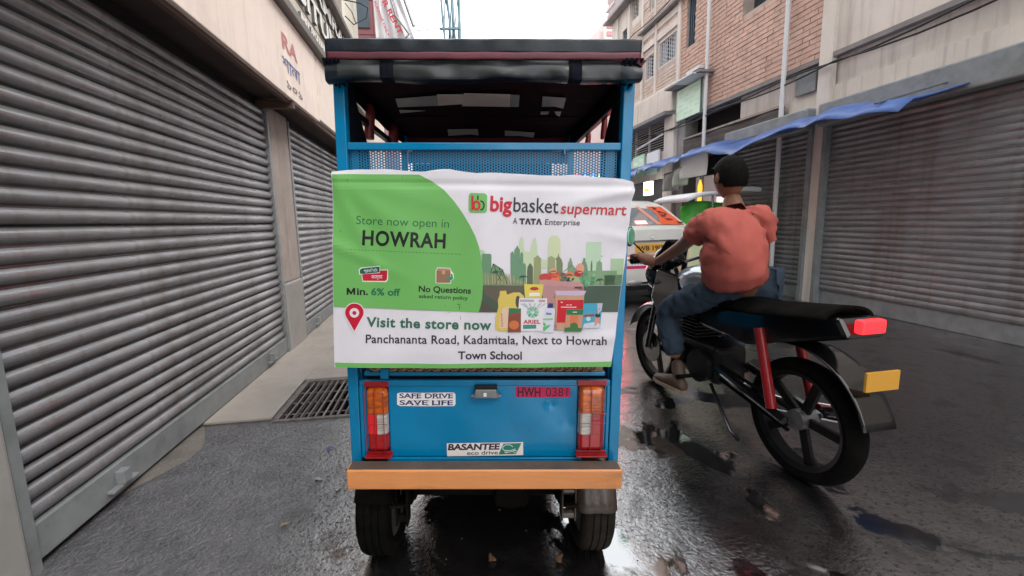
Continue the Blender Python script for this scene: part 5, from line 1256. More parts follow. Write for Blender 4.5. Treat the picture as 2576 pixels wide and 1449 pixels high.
# ================================================================== WHITE CAR
cy = 6.6
CARX = at(1644, 585, cy).x
car = empty('white_car', (CARX, cy, 0), TH, 'white sedan taxi seen from behind with orange window sticker and yellow number plate', 'car')
def section(hw, zb, zt, crown=0.02):
    P = [(0, zb), (0.6 * hw, zb), (0.93 * hw, zb + 0.02), (0.99 * hw, zb + 0.10), (hw, (zb + zt) / 2), (0.985 * hw, zt - 0.12), (0.95 * hw, zt - 0.045), (0.87 * hw, zt - 0.01), (0.5 * hw, zt + crown * 0.8), (0, zt + crown)]
    return [(x, z) for x, z in P] + [(-x, z) for x, z in P[-2:0:-1]]
def loft(mb, secs):
    n = None; rings = []
    for y, hw, zb, zt in secs:
        pr = section(hw, zb, zt); b = len(mb.v); mb.v += [(x, y, z) for x, z in pr]; rings.append((b, len(pr)))
    for (a, n), (b, _) in zip(rings[:-1], rings[1:]):
        for k in range(n): k2 = (k + 1) % n; mb.face((a + k, a + k2, b + k2, b + k))
    a, n = rings[0]; mb.face([a + k for k in range(n)][::-1]); a, n = rings[-1]; mb.face([a + k for k in range(n)])
mb = MB(); loft(mb, [(0.0, 0.74, 0.30, 0.60), (0.02, 0.79, 0.26, 0.63), (0.06, 0.82, 0.24, 0.65), (0.085, 0.825, 0.23, 0.67), (0.09, 0.825, 0.22, 0.94), (0.13, 0.83, 0.22, 1.08), (0.20, 0.83, 0.22, 1.13), (0.55, 0.84, 0.20, 1.15), (1.2, 0.85, 0.20, 1.03), (2.6, 0.85, 0.20, 0.98), (3.0, 0.84, 0.20, 0.95), (3.6, 0.80, 0.22, 0.84), (3.82, 0.72, 0.25, 0.70), (3.88, 0.6, 0.3, 0.55)])
mb.build('body', M_car, car, smooth=True, bevel=0.012, seg=2)
cab = [(0.30, 0.74, 1.12), (0.86, 0.585, 1.475), (1.1, 0.575, 1.52), (2.0, 0.575, 1.53), (2.45, 0.57, 1.46), (3.0, 0.70, 1.0)]
mb = MB(); prof = [(0.30, 1.12), (0.84, 1.47), (0.93, 1.53), (1.10, 1.575), (1.6, 1.60), (2.1, 1.57), (2.4, 1.48), (3.0, 1.0)]
hwf = lambda z: 0.78 - (z - 1.1) * 0.50 if z < 1.47 else 0.78 - 0.37 * 0.50 - (z - 1.47) * 1.3
b0 = len(mb.v)
for y, z in prof:
    h = hwf(max(z, 1.1))
    for k in range(-6, 7): mb.v.append((h * k / 6, y, z + 0.015 * (1 - (k / 6) ** 2)))
for i in range(len(prof) - 1):
    for k in range(12): a = b0 + i * 13 + k; mb.face((a, a + 1, a + 14, a + 13))
for sx in (0, 12):                                   # cabin sides
    idx = [b0 + i * 13 + sx for i in range(len(prof))]; n = len(mb.v); mb.v += [((-1 if sx == 0 else 1) * 0.78, 0.30, 1.0), ((-1 if sx == 0 else 1) * 0.78, 3.0, 0.95)]
    mb.face(idx + [n + 1, n])
mb.build('cabin', M_car, car, smooth=True, bevel=0.01)
M_cglass = mat('car_rear_glass', (0.45, 0.49, 0.51), 0.05, metal=0.6)  # pale metallic tint stands in for the sky reflected in the glass
def rwp(u, v, off=0.008):                            # point on the rear screen slope
    y0, z0, y1, z1 = 0.34, 1.145, 0.83, 1.452
    z = z0 + (z1 - z0) * v; y = y0 + (y1 - y0) * v; h = (hwf(z) - 0.06)
    return (h * (2 * u - 1), y - off * 0.55, z + off + 0.015 * (1 - (2 * u - 1) ** 2))
mb = MB(); mb.grid(16, 8, lambda u, v: rwp(u, v)); rwo = mb.build('rear_window', M_cglass, car, smooth=True)
M_ost = mat('orange_window_sticker', (0.78, 0.12, 0.045), 0.3, var=0.15, vs=6)
mb = MB(); mb.grid(12, 8, lambda u, v: rwp(0.72 + 0.28 * u + (0.10 * math.sin(v * 2.6) - 0.03) * (1 - u), v, 0.012)); mb.build('window_sticker', M_ost, rwo, smooth=True)
mb = MB(); mb.grid(8, 8, lambda u, v: rwp(0.62 - 0.05 * v + 0.06 * u + 0.05 * (1 - v), v, 0.012)); mb.build('window_sticker', mat('pale_coral_sticker', (0.72, 0.30, 0.22), 0.3), rwo, smooth=True)
mb = MB()
for (a, b, c, d_) in ((0.80, 0.86, 0.80, 0.95), (0.82, 0.88, 0.60, 0.74), (0.81, 0.87, 0.40, 0.54), (0.83, 0.91, 0.22, 0.32), (0.93, 0.99, 0.05, 0.16), (0.88, 0.92, 0.50, 0.66)):
    mb.grid(3, 3, lambda u, v: rwp(a + (b - a) * u + 0.03 * math.sin(v * 3), c + (d_ - c) * v, 0.015))
mb.build('sticker_print', mat('dark_red_print', (0.12, 0.025, 0.02), 0.4), rwo)
mb = MB(); mb.grid(8, 4, lambda u, v: rwp(0.42 + 0.14 * u, 0.05 + 0.16 * v, 0.011)); mb.build('stop_lamp', mat('lit_stop_lamp', (1.0, 0.45, 0.42), 0.4, emit=2.2), car, smooth=True)
mb = MB().box(-0.45, 0.45, 0.070, 0.085, 0.905, 0.935); mb.build('chrome_strip', M_chrome, car, bevel=0.004)
mb = MB().tube([(0.0, 0.08, 0.99), (0.02, 0.08, 1.02), (0.045, 0.08, 1.0), (0.01, 0.08, 0.97), (0.035, 0.08, 0.95), (0.055, 0.08, 0.975)], 0.009, 6)
mb.build('emblem', M_chrome, car, smooth=True)
npl = MB().box(-0.25, 0.25, 0.070, 0.082, 0.745, 0.875).build('number_plate', mat('yellow_plate', (0.75, 0.38, 0.05), 0.4), car, bevel=0.003)
V, F = text_geo("WB 19J7", 0.03, 0, 3); mb = MB(); mb.v = [(-0.21 + 0.42 * x, 0.0675, 0.775 + 0.07 * y) for x, y in V]
for f in F: mb.face(f)
mb.build('plate_lettering', mat('plate_ink', (0.05, 0.04, 0.03), 0.5), npl)
mb = MB().grid(20, 2, lambda u, v: (-0.78 + 1.56 * u, 0.078 - 0.001 - 0.0 + 0.06 * (abs(2 * u - 1)) ** 8, 0.690 + 0.016 * v)); mb.build('body_stripe', mat('orange_stripe', (0.7, 0.13, 0.03), 0.4), car)
mb = MB().grid(20, 2, lambda u, v: (-0.78 + 1.56 * u, 0.076 + 0.06 * (abs(2 * u - 1)) ** 8, 0.655 + 0.014 * v)); mb.build('body_stripe', mat('green_stripe', (0.03, 0.22, 0.16), 0.4), car)
mb = MB().grid(20, 2, lambda u, v: (-0.70 + 1.40 * u, -0.004 + 0.05 * (abs(2 * u - 1)) ** 6, 0.50 + 0.045 * v)); mb.build('bumper_stripe', mat('magenta_stripe', (0.66, 0.02, 0.16), 0.4), car)
for sx in (-1, 1):
    MB().box(*sorted((sx * 0.60, sx * 0.80)), 0.055, 0.11, 0.76, 0.93).build('tail_lamp', mat('lit_car_tail_lamp', (1.0, 0.03, 0.06), 0.3, emit=40.0), car, bevel=0.02)
for y in (0.72, 3.1):
    for sx in (-1, 1):
        t = MB().lathe([(0.17, -0.08), (0.27, -0.09), (0.29, -0.05), (0.29, 0.05), (0.27, 0.09), (0.17, 0.08)], disk_M(sx * 0.75, y, 0.29), 32).build('wheel', M_rubber, car, smooth=True)
        MB().lathe([(0.02, -0.05), (0.16, -0.07), (0.18, -0.075), (0.18, 0.075), (0.16, 0.07), (0.02, 0.05)], disk_M(sx * 0.752, y, 0.29), 24).build('rim', M_steel, t, smooth=True)
MB().tube([(-0.30, 1.3, 1.53), (-0.30, 1.27, 1.56), (-0.28, 1.1, 1.70)], [0.02, 0.012, 0.004], 6).build('antenna', M_black, car, smooth=True)
MB().box(-0.7, 0.7, 0.10, 3.7, 0.14, 0.26).build('underbody', M_black, car)

# ================================================================== MOTORCYCLE AND RIDER
HA = R(10); W0 = Vector((1.27, 3.22, 0))
mc = empty('motorcycle', W0, HA, 'black motorcycle with silver tank riding away on the wet road right of the rickshaw', 'motorcycle')
def w2b(p): q = p - W0; return Vector((q.x * math.cos(HA) + q.y * math.sin(HA), -q.x * math.sin(HA) + q.y * math.cos(HA), q.z))
def mcwheel(y, r, hw):
    t = MB().lathe([(r * 0.80, -hw * 0.8), (r * 0.88, -hw), (r * 0.96, -hw * 0.7), (r, -hw * 0.2), (r, hw * 0.2), (r * 0.96, hw * 0.7), (r * 0.88, hw), (r * 0.80, hw * 0.8)], disk_M(0, y, r), 48).build('wheel', M_rubber, mc, smooth=True)
    mb = MB().lathe([(r * 0.72, -hw * 0.55), (r * 0.81, -hw * 0.8), (r * 0.81, hw * 0.8), (r * 0.72, hw * 0.55)], disk_M(0, y, r), 40)
    mb.build('rim', M_black, t, smooth=True)
    for k in range(5):
        M = Matrix.Translation((0, y, r)) @ Matrix.Rotation(R(72 * k + 20), 4, 'X'); MB().box(-0.012, 0.012, -0.022, 0.022, 0.03, r * 0.74, M).build('spoke', M_black, t, bevel=0.004)
    MB().lathe([(0, -0.05), (0.05, -0.045), (0.05, 0.045), (0, 0.05)], disk_M(0, y, r), 20, False).build('hub', M_steel, t, smooth=True)
    return t
mcwheel(0, 0.30, 0.045); mcwheel(-1.28, 0.30, 0.055)
MB().lathe([(0.03, -0.004), (0.12, -0.004), (0.12, 0.004), (0.03, 0.004)], disk_M(-0.055, 0, 0.30), 28).build('brake_disc', M_chrome, mc, smooth=True)
for sx in (-1, 1): MB().tube([(sx * 0.085, 0, 0.30), (sx * 0.085, -0.10, 0.66), (sx * 0.08, -0.19, 0.97)], [0.024, 0.024, 0.018], 10).build('fork', M_gloss, mc, smooth=True)
mb = MB(); mb.grid(10, 24, lambda u, v: (-0.065 + 0.13 * u, 0.345 * math.cos(R(20 + 145 * v)), 0.30 + 0.345 * math.sin(R(20 + 145 * v)) - 0.03 * (2 * u - 1) ** 2)); mb.build('front_mudguard', M_gloss, mc, smooth=True, thick=0.006)
def ellip(c, rx, ry, rz, n=20, m=12, fn=None):
    mb = MB(); b = 0
    def f(u, v):
        a = u * 2 * math.pi; e = (v - 0.5) * math.pi; x, y, z = math.cos(e) * math.cos(a), math.cos(e) * math.sin(a), math.sin(e)
        if fn: x, y, z = fn(x, y, z)
        return (c[0] + rx * x, c[1] + ry * y, c[2] + rz * z)
    mb.grid(n, m, f); return mb
ellip((0, 0.0, 0.86), 0.11, 0.12, 0.12).build('headlamp', M_gloss, mc, smooth=True)
mb = MB(); mb.grid(12, 10, lambda u, v: (0.14 * (2 * u - 1) * (1 - 0.35 * v), -0.02 - 0.12 * v - 0.08 * (2 * u - 1) ** 2, 0.93 + 0.20 * v)); mb.build('windscreen', M_gloss, mc, smooth=True, thick=0.005)
gl = w2b(at(1632, 672, 2.93)); GX = abs(gl.x)
MB().tube([(-0.36, -0.26, 1.00), (-0.20, -0.22, 1.01), (-0.10, -0.16, 0.97), (0.10, -0.16, 0.97), (0.20, -0.22, 1.01), (0.36, -0.26, 1.00)], 0.013, 8).build('handlebar', M_gloss, mc, smooth=True)
for sx in (-1, 1):
    MB().tube([(sx * 0.38, -0.265, 1.00), (sx * 0.24, -0.23, 1.008)], 0.018, 10).build('grip', M_rubber, mc, smooth=True)
    MB().tube([(sx * 0.36, -0.18, 1.00), (sx * 0.22, -0.165, 1.01)], 0.007, 6).build('lever', M_steel, mc, smooth=True)
    mr = MB().tube([(sx * 0.22, -0.20, 1.02), (sx * 0.29, -0.16, 1.10), (sx * 0.32, -0.16, 1.13)], 0.006, 6).build('mirror', M_gloss, mc, smooth=True)
    ellip((sx * 0.335, -0.155, 1.165), 0.035, 0.018, 0.072, 16, 10).build('mirror_shell', M_gloss, mr, smooth=True)
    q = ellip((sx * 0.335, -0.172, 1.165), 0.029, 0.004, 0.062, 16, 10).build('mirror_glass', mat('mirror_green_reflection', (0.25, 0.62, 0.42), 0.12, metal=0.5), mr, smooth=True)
    ellip((sx * 0.20, 0.01, 0.80), 0.06, 0.022, 0.022, 14, 8).build('turn_indicator', mat('grey_indicator', (0.35, 0.32, 0.32), 0.2, coat=0.5), mc, smooth=True)
MB().tube([(-0.17, 0.01, 0.8), (0.17, 0.01, 0.8)], 0.008, 6).build('indicator_stalk', M_gloss, mc)
ellip((0, -0.56, 0.87), 0.15, 0.27, 0.12, 24, 14, lambda x, y, z: (x * (1 - 0.25 * max(0, -y)), y, z * (1 - 0.2 * max(0, -y)))).build('fuel_tank', M_tank, mc, smooth=True)
mb = MB()
def seat(u, v): 
    y = -0.68 - 0.78 * v; wv = 0.12 + 0.03 * math.sin(v * 3.14); a = u * math.pi
    return (wv * math.cos(a), y, 0.79 + 0.05 * math.sin(a) + 0.05 * max(0, v - 0.5) * 2)
mb.grid(14, 16, seat); mb.build('seat', M_rubber, mc, smooth=True, thick=0.02)
mb = MB(); mb.prism([(-0.10, -0.55, 0.74), (-0.10, -1.50, 0.86), (-0.10, -1.55, 0.78), (-0.10, -1.0, 0.60), (-0.10, -0.6, 0.62)], (0.20, 0, 0)); mb.build('side_cowl', M_gloss, mc, bevel=0.02)
en_ = MB().box(-0.11, 0.11, -0.80, -0.38, 0.28, 0.52).build('engine', M_black, mc, bevel=0.04, seg=3)
MB().lathe([(0.0, 0.03), (0.085, 0.03), (0.10, 0.0), (0.10, -0.03), (0, -0.03)], disk_M(-0.12, -0.68, 0.38), 24, False).build('clutch_cover', M_black, en_, smooth=True)
MB().lathe([(0.0, 0.03), (0.055, 0.03), (0.07, 0.0), (0.07, -0.03), (0, -0.03)], disk_M(-0.12, -0.48, 0.40), 24, False).build('magneto_cover', M_chassis, en_, smooth=True)
MB().tube([(-0.075, -0.72, 0.42), (-0.075, -1.28, 0.36)], 0.010, 6).tube([(-0.075, -0.72, 0.34), (-0.075, -1.28, 0.25)], 0.010, 6).build('chain', M_chassis, mc)
for cx_ in (-0.03, 0.03): MB().tube([(cx_, -0.12, 0.98), (cx_ * 3, -0.02, 0.90), (cx_ * 3.4, -0.10, 0.70), (cx_, -0.30, 0.60)], 0.005, 5).build('brake_cable', M_wire, mc)
mb = MB(); [mb.box(-0.11, 0.11, -0.60, -0.40, 0.53 + i * 0.022, 0.54 + i * 0.022) for i in range(8)]; mb.box(-0.08, 0.08, -0.57, -0.43, 0.52, 0.71); mb.build('cylinder_block', M_black, mc)
MB().tube([(0, -0.15, 0.9), (0, -0.35, 0.62), (0, -0.40, 0.30)], 0.03, 8).tube([(0, -0.2, 0.85), (0, -0.9, 0.74), (0, -1.3, 0.76)], 0.022, 8).build('frame', M_gloss, mc, smooth=True)
for sx in (-1, 1): MB().tube([(sx * 0.10, -0.80, 0.40), (sx * 0.10, -1.28, 0.30)], 0.022, 8).build('swing_arm', M_gloss, mc, smooth=True); MB().tube([(sx * 0.12, -1.22, 0.34), (sx * 0.11, -1.10, 0.72)], 0.025, 10).build('shock_absorber', M_red, mc, smooth=True)
for sx in (-1, 1): MB().tube([(sx * 0.10, -0.66, 0.31), (sx * 0.27, -0.66, 0.31)], 0.014, 8).build('foot_peg', M_rubber, mc, smooth=True)
MB().tube([(0.14, -0.45, 0.42), (0.15, -0.6, 0.24), (0.16, -1.0, 0.24), (0.17, -1.45, 0.36)], [0.02, 0.022, 0.045, 0.048], 12).build('exhaust', M_chrome, mc, smooth=True)
MB().tube([(-0.10, -0.75, 0.28), (-0.20, -1.05, 0.14), (-0.21, -1.12, 0.13)], 0.011, 8).build('side_stand', M_gloss, mc, smooth=True)
mb = MB(); mb.grid(8, 16, lambda u, v: (-0.08 + 0.16 * u, -1.28 - 0.36 * math.cos(R(15 + 100 * v)), 0.32 + 0.36 * math.sin(R(15 + 100 * v)))); mb.build('rear_mudguard', M_gloss, mc, smooth=True, thick=0.006)
MB().box(-0.06, 0.06, -1.57, -1.53, 0.80, 0.86).build('tail_lamp', mat('lit_tail_lamp', (1.0, 0.03, 0.04), 0.3, emit=1.2), mc, bevel=0.01)
MB().box(-0.08, 0.08, -1.62, -1.61, 0.58, 0.66).build('rear_plate', mat('yellow_plate', (0.7, 0.35, 0.05)), mc)

rd = empty('person', W0, HA, 'person in coral red shirt and dark jeans riding the motorcycle, leaning forward to the handlebar', 'person')
def skin(name, V, E, rad, m, par, sub=1, root=0):
    me = bpy.data.meshes.new(name); me.from_pydata([tuple(v) for v in V], E, []); me.materials.append(m); o = bpy.data.objects.new(name, me); COL.objects.link(o)
    o.modifiers.new('skin', 'SKIN')
    if not me.skin_vertices: 
        bpy.context.view_layer.objects.active = o
        bm = bmesh.new(); bm.from_mesh(me); bm.verts.layers.skin.verify(); bm.to_mesh(me); bm.free()
    for i, sv in enumerate(me.skin_vertices[0].data):
        r_ = rad[i]; sv.radius = r_ if isinstance(r_, tuple) else (r_, r_); sv.use_root = (i == root)
    o.modifiers['skin'].use_smooth_shade = True
    q = o.modifiers.new('sub', 'SUBSURF'); q.levels = 2; q.render_levels = 2
    if name in ('shirt', 'jeans'):
        tx = bpy.data.textures.new('cloth_folds', 'CLOUDS'); tx.noise_scale = 0.075 if name == 'shirt' else 0.06; tx.noise_depth = 1; tx.noise_type = 'HARD_NOISE'
        dm = o.modifiers.new('folds', 'DISPLACE'); dm.texture = tx; dm.strength = 0.034 if name == 'shirt' else 0.028; dm.mid_level = 0.5; q.levels = 3; q.render_levels = 3
    o.parent = par; return o
shL = w2b(at(1782, 556, 2.42)); elL = w2b(at(1712, 622, 2.70)); wrL = w2b(at(1648, 662, 2.90))
knL = w2b(at(1672, 780, 2.72)); anL = w2b(at(1702, 905, 2.60)); toL = w2b(at(1650, 942, 2.76)); heL = w2b(at(1726, 936, 2.50))
hpL = Vector((-0.11, -0.86, 0.90)); hpR = Vector((0.11, -0.86, 0.90)); pel = Vector((0, -0.87, 0.94))
mir = lambda p: Vector((-p.x, p.y, p.z))
shR = Vector((shL.x + 0.33, shL.y - 0.02, shL.z + 0.01)); shLx = shL
chest = Vector((shL.x + 0.07, shL.y - 0.05, shL.z - 0.11)); neck = Vector((shL.x + 0.16, shL.y - 0.0, shL.z + 0.07)); waist = pel.lerp(chest, 0.42) + Vector((-0.08, -0.04, 0))
headc = neck + Vector((0, 0.05, 0.17))
elR = Vector((0.33, elL.y, elL.z)); wrR = Vector((0.34, -0.31, 1.03)); grL = Vector((-0.33, -0.255, 1.01))
knR = Vector((0.19, knL.y, knL.z)); anR = Vector((0.20, anL.y, anL.z))
# one continuous body
V = [pel, waist, chest, neck, headc - Vector((0, 0.02, 0.08)), shLx, elL, wrL, shR, elR, wrR, hpL, knL, anL, hpR, knR, anR]
E = [(0, 1), (1, 2), (2, 3), (3, 4), (2, 5), (5, 6), (6, 7), (2, 8), (8, 9), (9, 10), (0, 11), (11, 12), (12, 13), (0, 14), (14, 15), (15, 16)]
rad = [0.11, 0.11, 0.12, 0.055, 0.052, 0.055, 0.042, 0.027, 0.055, 0.042, 0.027, 0.085, 0.05, 0.038, 0.085, 0.05, 0.038]
skin('body', V, E, rad, M_skin, rd)
up1 = shLx.lerp(elL, 0.62); up2 = shR.lerp(elR, 0.62)
V = [pel + Vector((-0.06, -0.01, -0.08)), waist, chest, neck - Vector((0, 0.01, 0.055)), shLx, up1, shR, up2]
E = [(0, 1), (1, 2), (2, 3), (2, 4), (4, 5), (2, 6), (6, 7)]
skin('shirt', V, E, [(0.205, 0.17), (0.20, 0.15), (0.20, 0.145), 0.072, 0.098, 0.086, 0.098, 0.086], M_shirt, rd)
mb = MB().tube([neck + Vector((0.060 * math.cos(a), 0.062 * math.sin(a), -0.030 + 0.012 * math.sin(a))) for a in [k * math.pi / 8 for k in range(16)]], 0.030, 8, closed=True); mb.build('collar', M_shirt, rd, smooth=True)
V = [Vector((0, -0.88, 0.88)), hpL, hpL.lerp(knL, 0.5), knL, knL.lerp(anL, 0.45), anL + (knL - anL) * 0.03, hpR, hpR.lerp(knR, 0.5), knR, knR.lerp(anR, 0.45), anR + (knR - anR) * 0.03]
E = [(0, 1), (1, 2), (2, 3), (3, 4), (4, 5), (0, 6), (6, 7), (7, 8), (8, 9), (9, 10)]
skin('jeans', V, E, [0.10, 0.095, 0.100, 0.088, 0.080, 0.066, 0.105, 0.100, 0.088, 0.080, 0.066], M_jean, rd)
for a, t_, h in ((anL, toL, heL), (anR, Vector((0.21, toL.y, toL.z)), Vector((0.21, heL.y, heL.z)))):
    zf = min(t_.z, h.z) - 0.02
    mb = MB(); fl_ = Vector((t_.x, t_.y, 0)) - Vector((h.x, h.y, 0)); Lf = fl_.length; fd = fl_ / Lf; sd_ = Vector((fd.y, -fd.x, 0)); secs = []
    for tt, hw, ht in ((0.0, 0.012, 0.03), (0.03, 0.034, 0.065), (0.16, 0.040, 0.095), (0.32, 0.042, 0.092), (0.5, 0.045, 0.070), (0.7, 0.050, 0.055), (0.88, 0.044, 0.045), (0.97, 0.028, 0.034), (1.0, 0.010, 0.022)):
        c0 = Vector((h.x, h.y, zf)) + fd * Lf * tt; b = len(mb.v)
        for k in range(12):
            an = k * math.pi / 6; mb.v.append(tuple(c0 + sd_ * hw * math.cos(an) + Vector((0, 0, ht * 0.5 + ht * 0.5 * math.sin(an)))))
        secs.append(b)
    for b0_, b1_ in zip(secs[:-1], secs[1:]):
        for k in range(12): k2 = (k + 1) % 12; mb.face((b0_ + k, b0_ + k2, b1_ + k2, b1_ + k))
    mb.face([secs[0] + k for k in range(12)]); mb.face([secs[-1] + k for k in range(12)])
    mb.tube([Vector((h.x, h.y, zf)) + fd * Lf * 0.17 + Vector((0, 0, 0.05)), a + Vector((0, 0, 0.02))], [0.046, 0.044], 12)
    sh_ = mb.build('shoe', M_shoe, rd, smooth=True, sub=1)
    P_ = [Vector((h.x, h.y, zf - 0.008)) + fd * Lf * tt + sd_ * hw * sg for sg in (1, -1) for tt, hw in ((0.0, 0.02), (0.15, 0.042), (0.5, 0.046), (0.75, 0.053), (0.95, 0.035), (1.02, 0.01))[::sg]]
    MB().prism(P_, (0, 0, 0.018)).build('sole', M_sole, sh_)
    for q_ in range(4): MB().tube([Vector((h.x, h.y, zf)) + fd * Lf * (0.38 + 0.07 * q_) + sd_ * 0.03 * sg_ + Vector((0, 0, 0.082 - 0.008 * q_)) for sg_ in (-1, 1)], 0.003, 5).build('lace', M_sole, sh_)
# hands closed on the grips
def hand(wr, gr, sx):
    mb = MB(); d = (gr - wr); d.normalize()
    k = gr + Vector((0, 0, 0.028)); pal = wr.lerp(k, 0.5)
    mb.tube([wr, wr.lerp(pal, 0.5), pal, k], [0.028, 0.036, 0.040, 0.026], 12)
    for i in range(4):
        o = Vector((sx * (-0.034 + i * 0.022), 0, 0)); L_ = (0.9, 1.0, 0.95, 0.78)[i]
        mb.tube([k + o * 0.8 + Vector((0, -0.01, 0.004)), gr + o + Vector((0, 0.028 * L_, 0.028)), gr + o + Vector((0, 0.036 * L_, 0.0)), gr + o + Vector((0, 0.024 * L_, -0.024)), gr + o + Vector((0, 0.004, -0.028))], [0.011, 0.0105, 0.010, 0.009, 0.007], 8)
    mb.tube([pal + Vector((-sx * 0.03, 0, -0.01)), gr + Vector((-sx * 0.055, -0.02, -0.012)), gr + Vector((-sx * 0.045, 0.008, -0.026))], [0.014, 0.012, 0.009], 8)
    return mb.build('hand', M_skin, rd, smooth=True)
hand(wrL, grL, -1); hand(wrR, Vector((0.33, -0.255, 1.01)), 1)
def face(x, y, z):
    f = 1.0; yy = y
    if y > 0: yy = y * 0.94 + 0.22 * math.exp(-((x / 0.22) ** 2 + ((z + 0.05) / 0.16) ** 2)) * 0.6 - 0.05 * math.exp(-(((abs(x) - 0.38) / 0.15) ** 2 + ((z - 0.12) / 0.12) ** 2)) + 0.06 * math.exp(-((x / 0.3) ** 2 + ((z + 0.42) / 0.08) ** 2))
    w_ = 1 - 0.25 * max(0, -z)
    return (x * w_, yy, z)
hd = ellip(headc, 0.078, 0.098, 0.118, 28, 20, face).build('head', M_skin, rd, smooth=True)
for sx in (-1, 1): ellip(headc + Vector((sx * 0.078, -0.005, 0.0)), 0.010, 0.020, 0.032, 10, 8).build('ear', M_skin, hd, smooth=True); ellip(headc + Vector((sx * 0.030, 0.086, 0.015)), 0.011, 0.010, 0.008, 10, 8).build('eye', M_letter, hd, smooth=True)
def hairf(x, y, z):
    k = 1.09 + 0.03 * math.sin(x * 23 + z * 17) * math.sin(y * 19); zc = -0.25 - 0.0 if y < 0.2 else 0.42 + 0.2 * y
    return (x * k, y * k, max(z * k, zc) if y > -0.3 else max(z * k, -0.45))
ellip(headc, 0.078, 0.100, 0.118, 40, 24, hairf).build('hair', M_hair, rd, smooth=True)

ellip((0, -0.12, 1.00), 0.11, 0.09, 0.085).build('instrument_cowl', M_gloss, mc, smooth=True)
for sx in (-1, 1):
    mb = MB(); mb.prism([(sx * 0.125, -0.08, 0.70), (sx * 0.13, -0.16, 0.93), (sx * 0.14, -0.45, 0.90), (sx * 0.14, -0.50, 0.66), (sx * 0.13, -0.28, 0.52)], (-sx * 0.05, 0, 0)); mb.build('tank_shroud', M_gloss, mc, bevel=0.02)

# ================================================================== PALE CART BEHIND THE RIDER
ct = at(1765, 650, 6.2); cart = empty('cargo_tricycle', (ct.x + 0.35, 6.35, 0), TH, 'pale lime cargo tricycle box parked behind the rider, right of the white car', 'cart')
M_lime = mat('pale_lime_paint', (0.60, 0.66, 0.40), 0.4, var=0.06, dirt=0.2)
MB().box(-0.5, 0.6, 0, 1.3, 0.40, 0.90).build('cargo_box', M_lime, cart, bevel=0.03)
MB().box(-0.52, 0.62, -0.02, 1.32, 0.90, 0.93).box(-0.30, 0.62, -0.03, -0.005, 0.74, 0.82).build('trim', M_black, cart, bevel=0.006)
MB().box(-0.34, -0.16, -0.03, -0.005, 0.62, 0.68).build('reflector', M_redb, cart, bevel=0.006)
MB().box(-0.1, 0.5, -0.03, -0.006, 0.66, 0.70).build('chrome_bar', M_chrome, cart, bevel=0.004)
for x, y in ((-0.5, 0.5), (0.6, 0.5), (0.05, 2.0)):
    t = MB().lathe([(0.22, -0.03), (0.27, -0.035), (0.29, 0), (0.27, 0.035), (0.22, 0.03)], disk_M(x, y, 0.29), 32).build('wheel', M_rubber, cart, smooth=True)
    MB().lathe([(0.02, -0.03), (0.2, -0.02), (0.22, -0.03), (0.22, 0.03), (0.2, 0.02), (0.02, 0.03)], disk_M(x, y, 0.29), 20).build('rim', M_steel, t, smooth=True)
MB().tube([(0.05, 1.3, 0.6), (0.05, 1.8, 0.9), (0.05, 2.0, 0.3)], 0.02, 8).tube([(-0.25, 1.75, 1.0), (0.05, 1.8, 0.92), (0.35, 1.75, 1.0)], 0.014, 8).build('frame', M_black, cart, smooth=True)

# coloured light string far in the street (seen through the perforated sheet)
lo_ = at(1490, 443, 11.0); lst = empty('light_string', lo_, 0, 'string of small coloured lights glimmering through the perforated blue back panel', 'lights')
for k, c in enumerate(((1, .1, .05), (.8, .2, 1), (.1, .2, 1), (1, .3, .8), (.1, .3, 1), (.1, 1, .3), (.7, .8, .2), (.4, .2, 1), (1, .5, .3))):
    p_ = at(1453 + k * 9.5, 441 + (k % 2) * 5, 11.0) - lo_
    q = MB().box(-0.035, 0.035, -0.01, 0.01, -0.035, 0.035).build('led_lamp', mat('led_%d' % k, c, 0.5, emit=4.0), lst); q.location = p_
MB().tube([(-1.5, 0.02, 0.1), (0, 0.02, 0.05), (2.0, 0.02, 0.15)], 0.008, 5).build('cord', M_wire, lst)

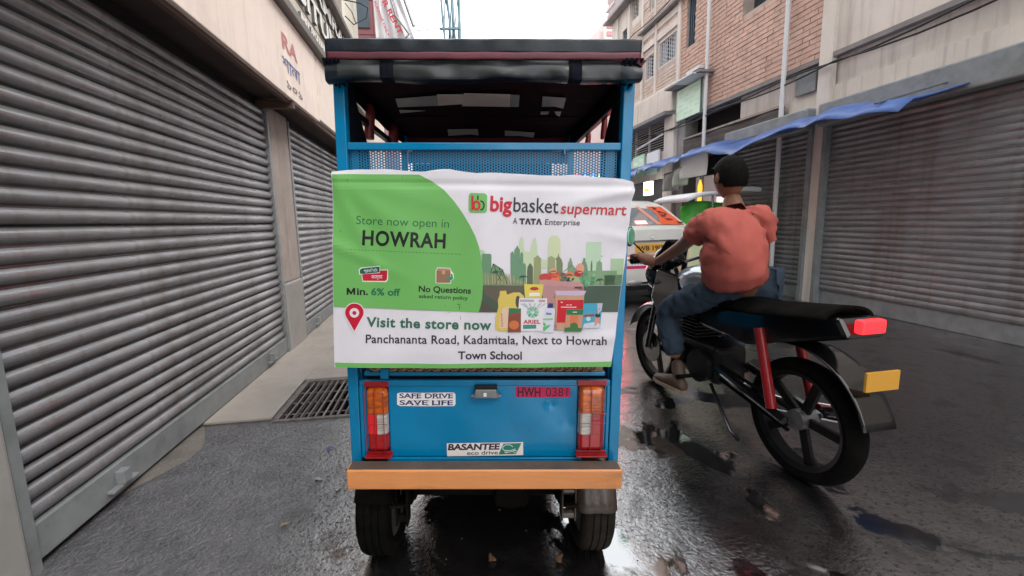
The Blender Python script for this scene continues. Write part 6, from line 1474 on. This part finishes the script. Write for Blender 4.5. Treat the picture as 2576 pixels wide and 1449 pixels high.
# ================================================================== LITTER AND STONES
def litter(u, v, s, m, label, cat='litter', rz=0, name='paper_scrap'):
    g = ground(u, v); mb = MB(); rs = random.Random(int(u * 7 + v))
    mb.grid(5, 4, lambda a, b: (s * (a - 0.5) * (1 + 0.3 * math.sin(b * 5)), s * 0.6 * (b - 0.5) * (1 + 0.3 * math.cos(a * 4)), 0.006 + s * 0.16 * abs(math.sin(a * 4 + b * 3))))
    o = mb.build(name, m, None, smooth=True, thick=0.0012); o.location = g; o.rotation_euler.z = rz; return tag(o, label, cat)
M_paper = mat('dirty_paper', (0.42, 0.42, 0.42), 0.6, var=0.2, vs=30)
litter(832, 1130, 0.035, mat('blue_wrapper', (0.10, 0.13, 0.42), 0.4), 'blue crumpled wrapper lying on the wet asphalt left of the rickshaw', rz=0.5, name='plastic_wrapper')
litter(803, 1208, 0.04, M_paper, 'pale grey paper scrap lying left of the bumper', rz=-0.3)
litter(853, 1232, 0.03, M_paper, 'small white paper scrap close to the left end of the bumper', rz=0.9)
litter(716, 1322, 0.03, mat('tan_leaf', (0.25, 0.20, 0.13), 0.7), 'tan leaf on the dark asphalt at lower left', 'leaf', 0.4, 'fallen_leaf')
litter(1407, 1408, 0.035, mat('brown_leaf', (0.18, 0.10, 0.05), 0.7), 'brown leaf on the road between the rear wheels, near the right tyre', 'leaf', 1.0, 'fallen_leaf')
litter(1236, 1408, 0.035, mat('brown_leaf', (0.18, 0.10, 0.05), 0.7), 'brown leaf on the road between the rear wheels, in the middle', 'leaf', 2.0, 'fallen_leaf')
rs = random.Random(2); mb = MB()
for k in range(820):
    if k < 800: u, v = rs.uniform(700, 905), rs.uniform(1065, 1440)
    else: u, v = rs.uniform(880, 1800), rs.uniform(1200, 1440)
    g = ground(u, v); s_ = rs.uniform(0.0015, 0.006); n = len(mb.v)
    a = rs.uniform(0, 6)
    pts = [(g.x + s_ * rs.uniform(.6, 1.3) * math.cos(a + q * 1.257), g.y + s_ * rs.uniform(.6, 1.3) * math.sin(a + q * 1.257), 0.0) for q in range(5)]
    mb.v += pts + [(g.x, g.y, s_ * 0.8)]
    for q in range(5): mb.face((n + q, n + (q + 1) % 5, n + 5))
tag(mb.build('gravel', mat('grey_grit', (0.10, 0.098, 0.10), 0.5, var=0.6, vs=40), fix=False), 'loose grit and stone chips scattered over the wet asphalt', 'gravel', kind='stuff')
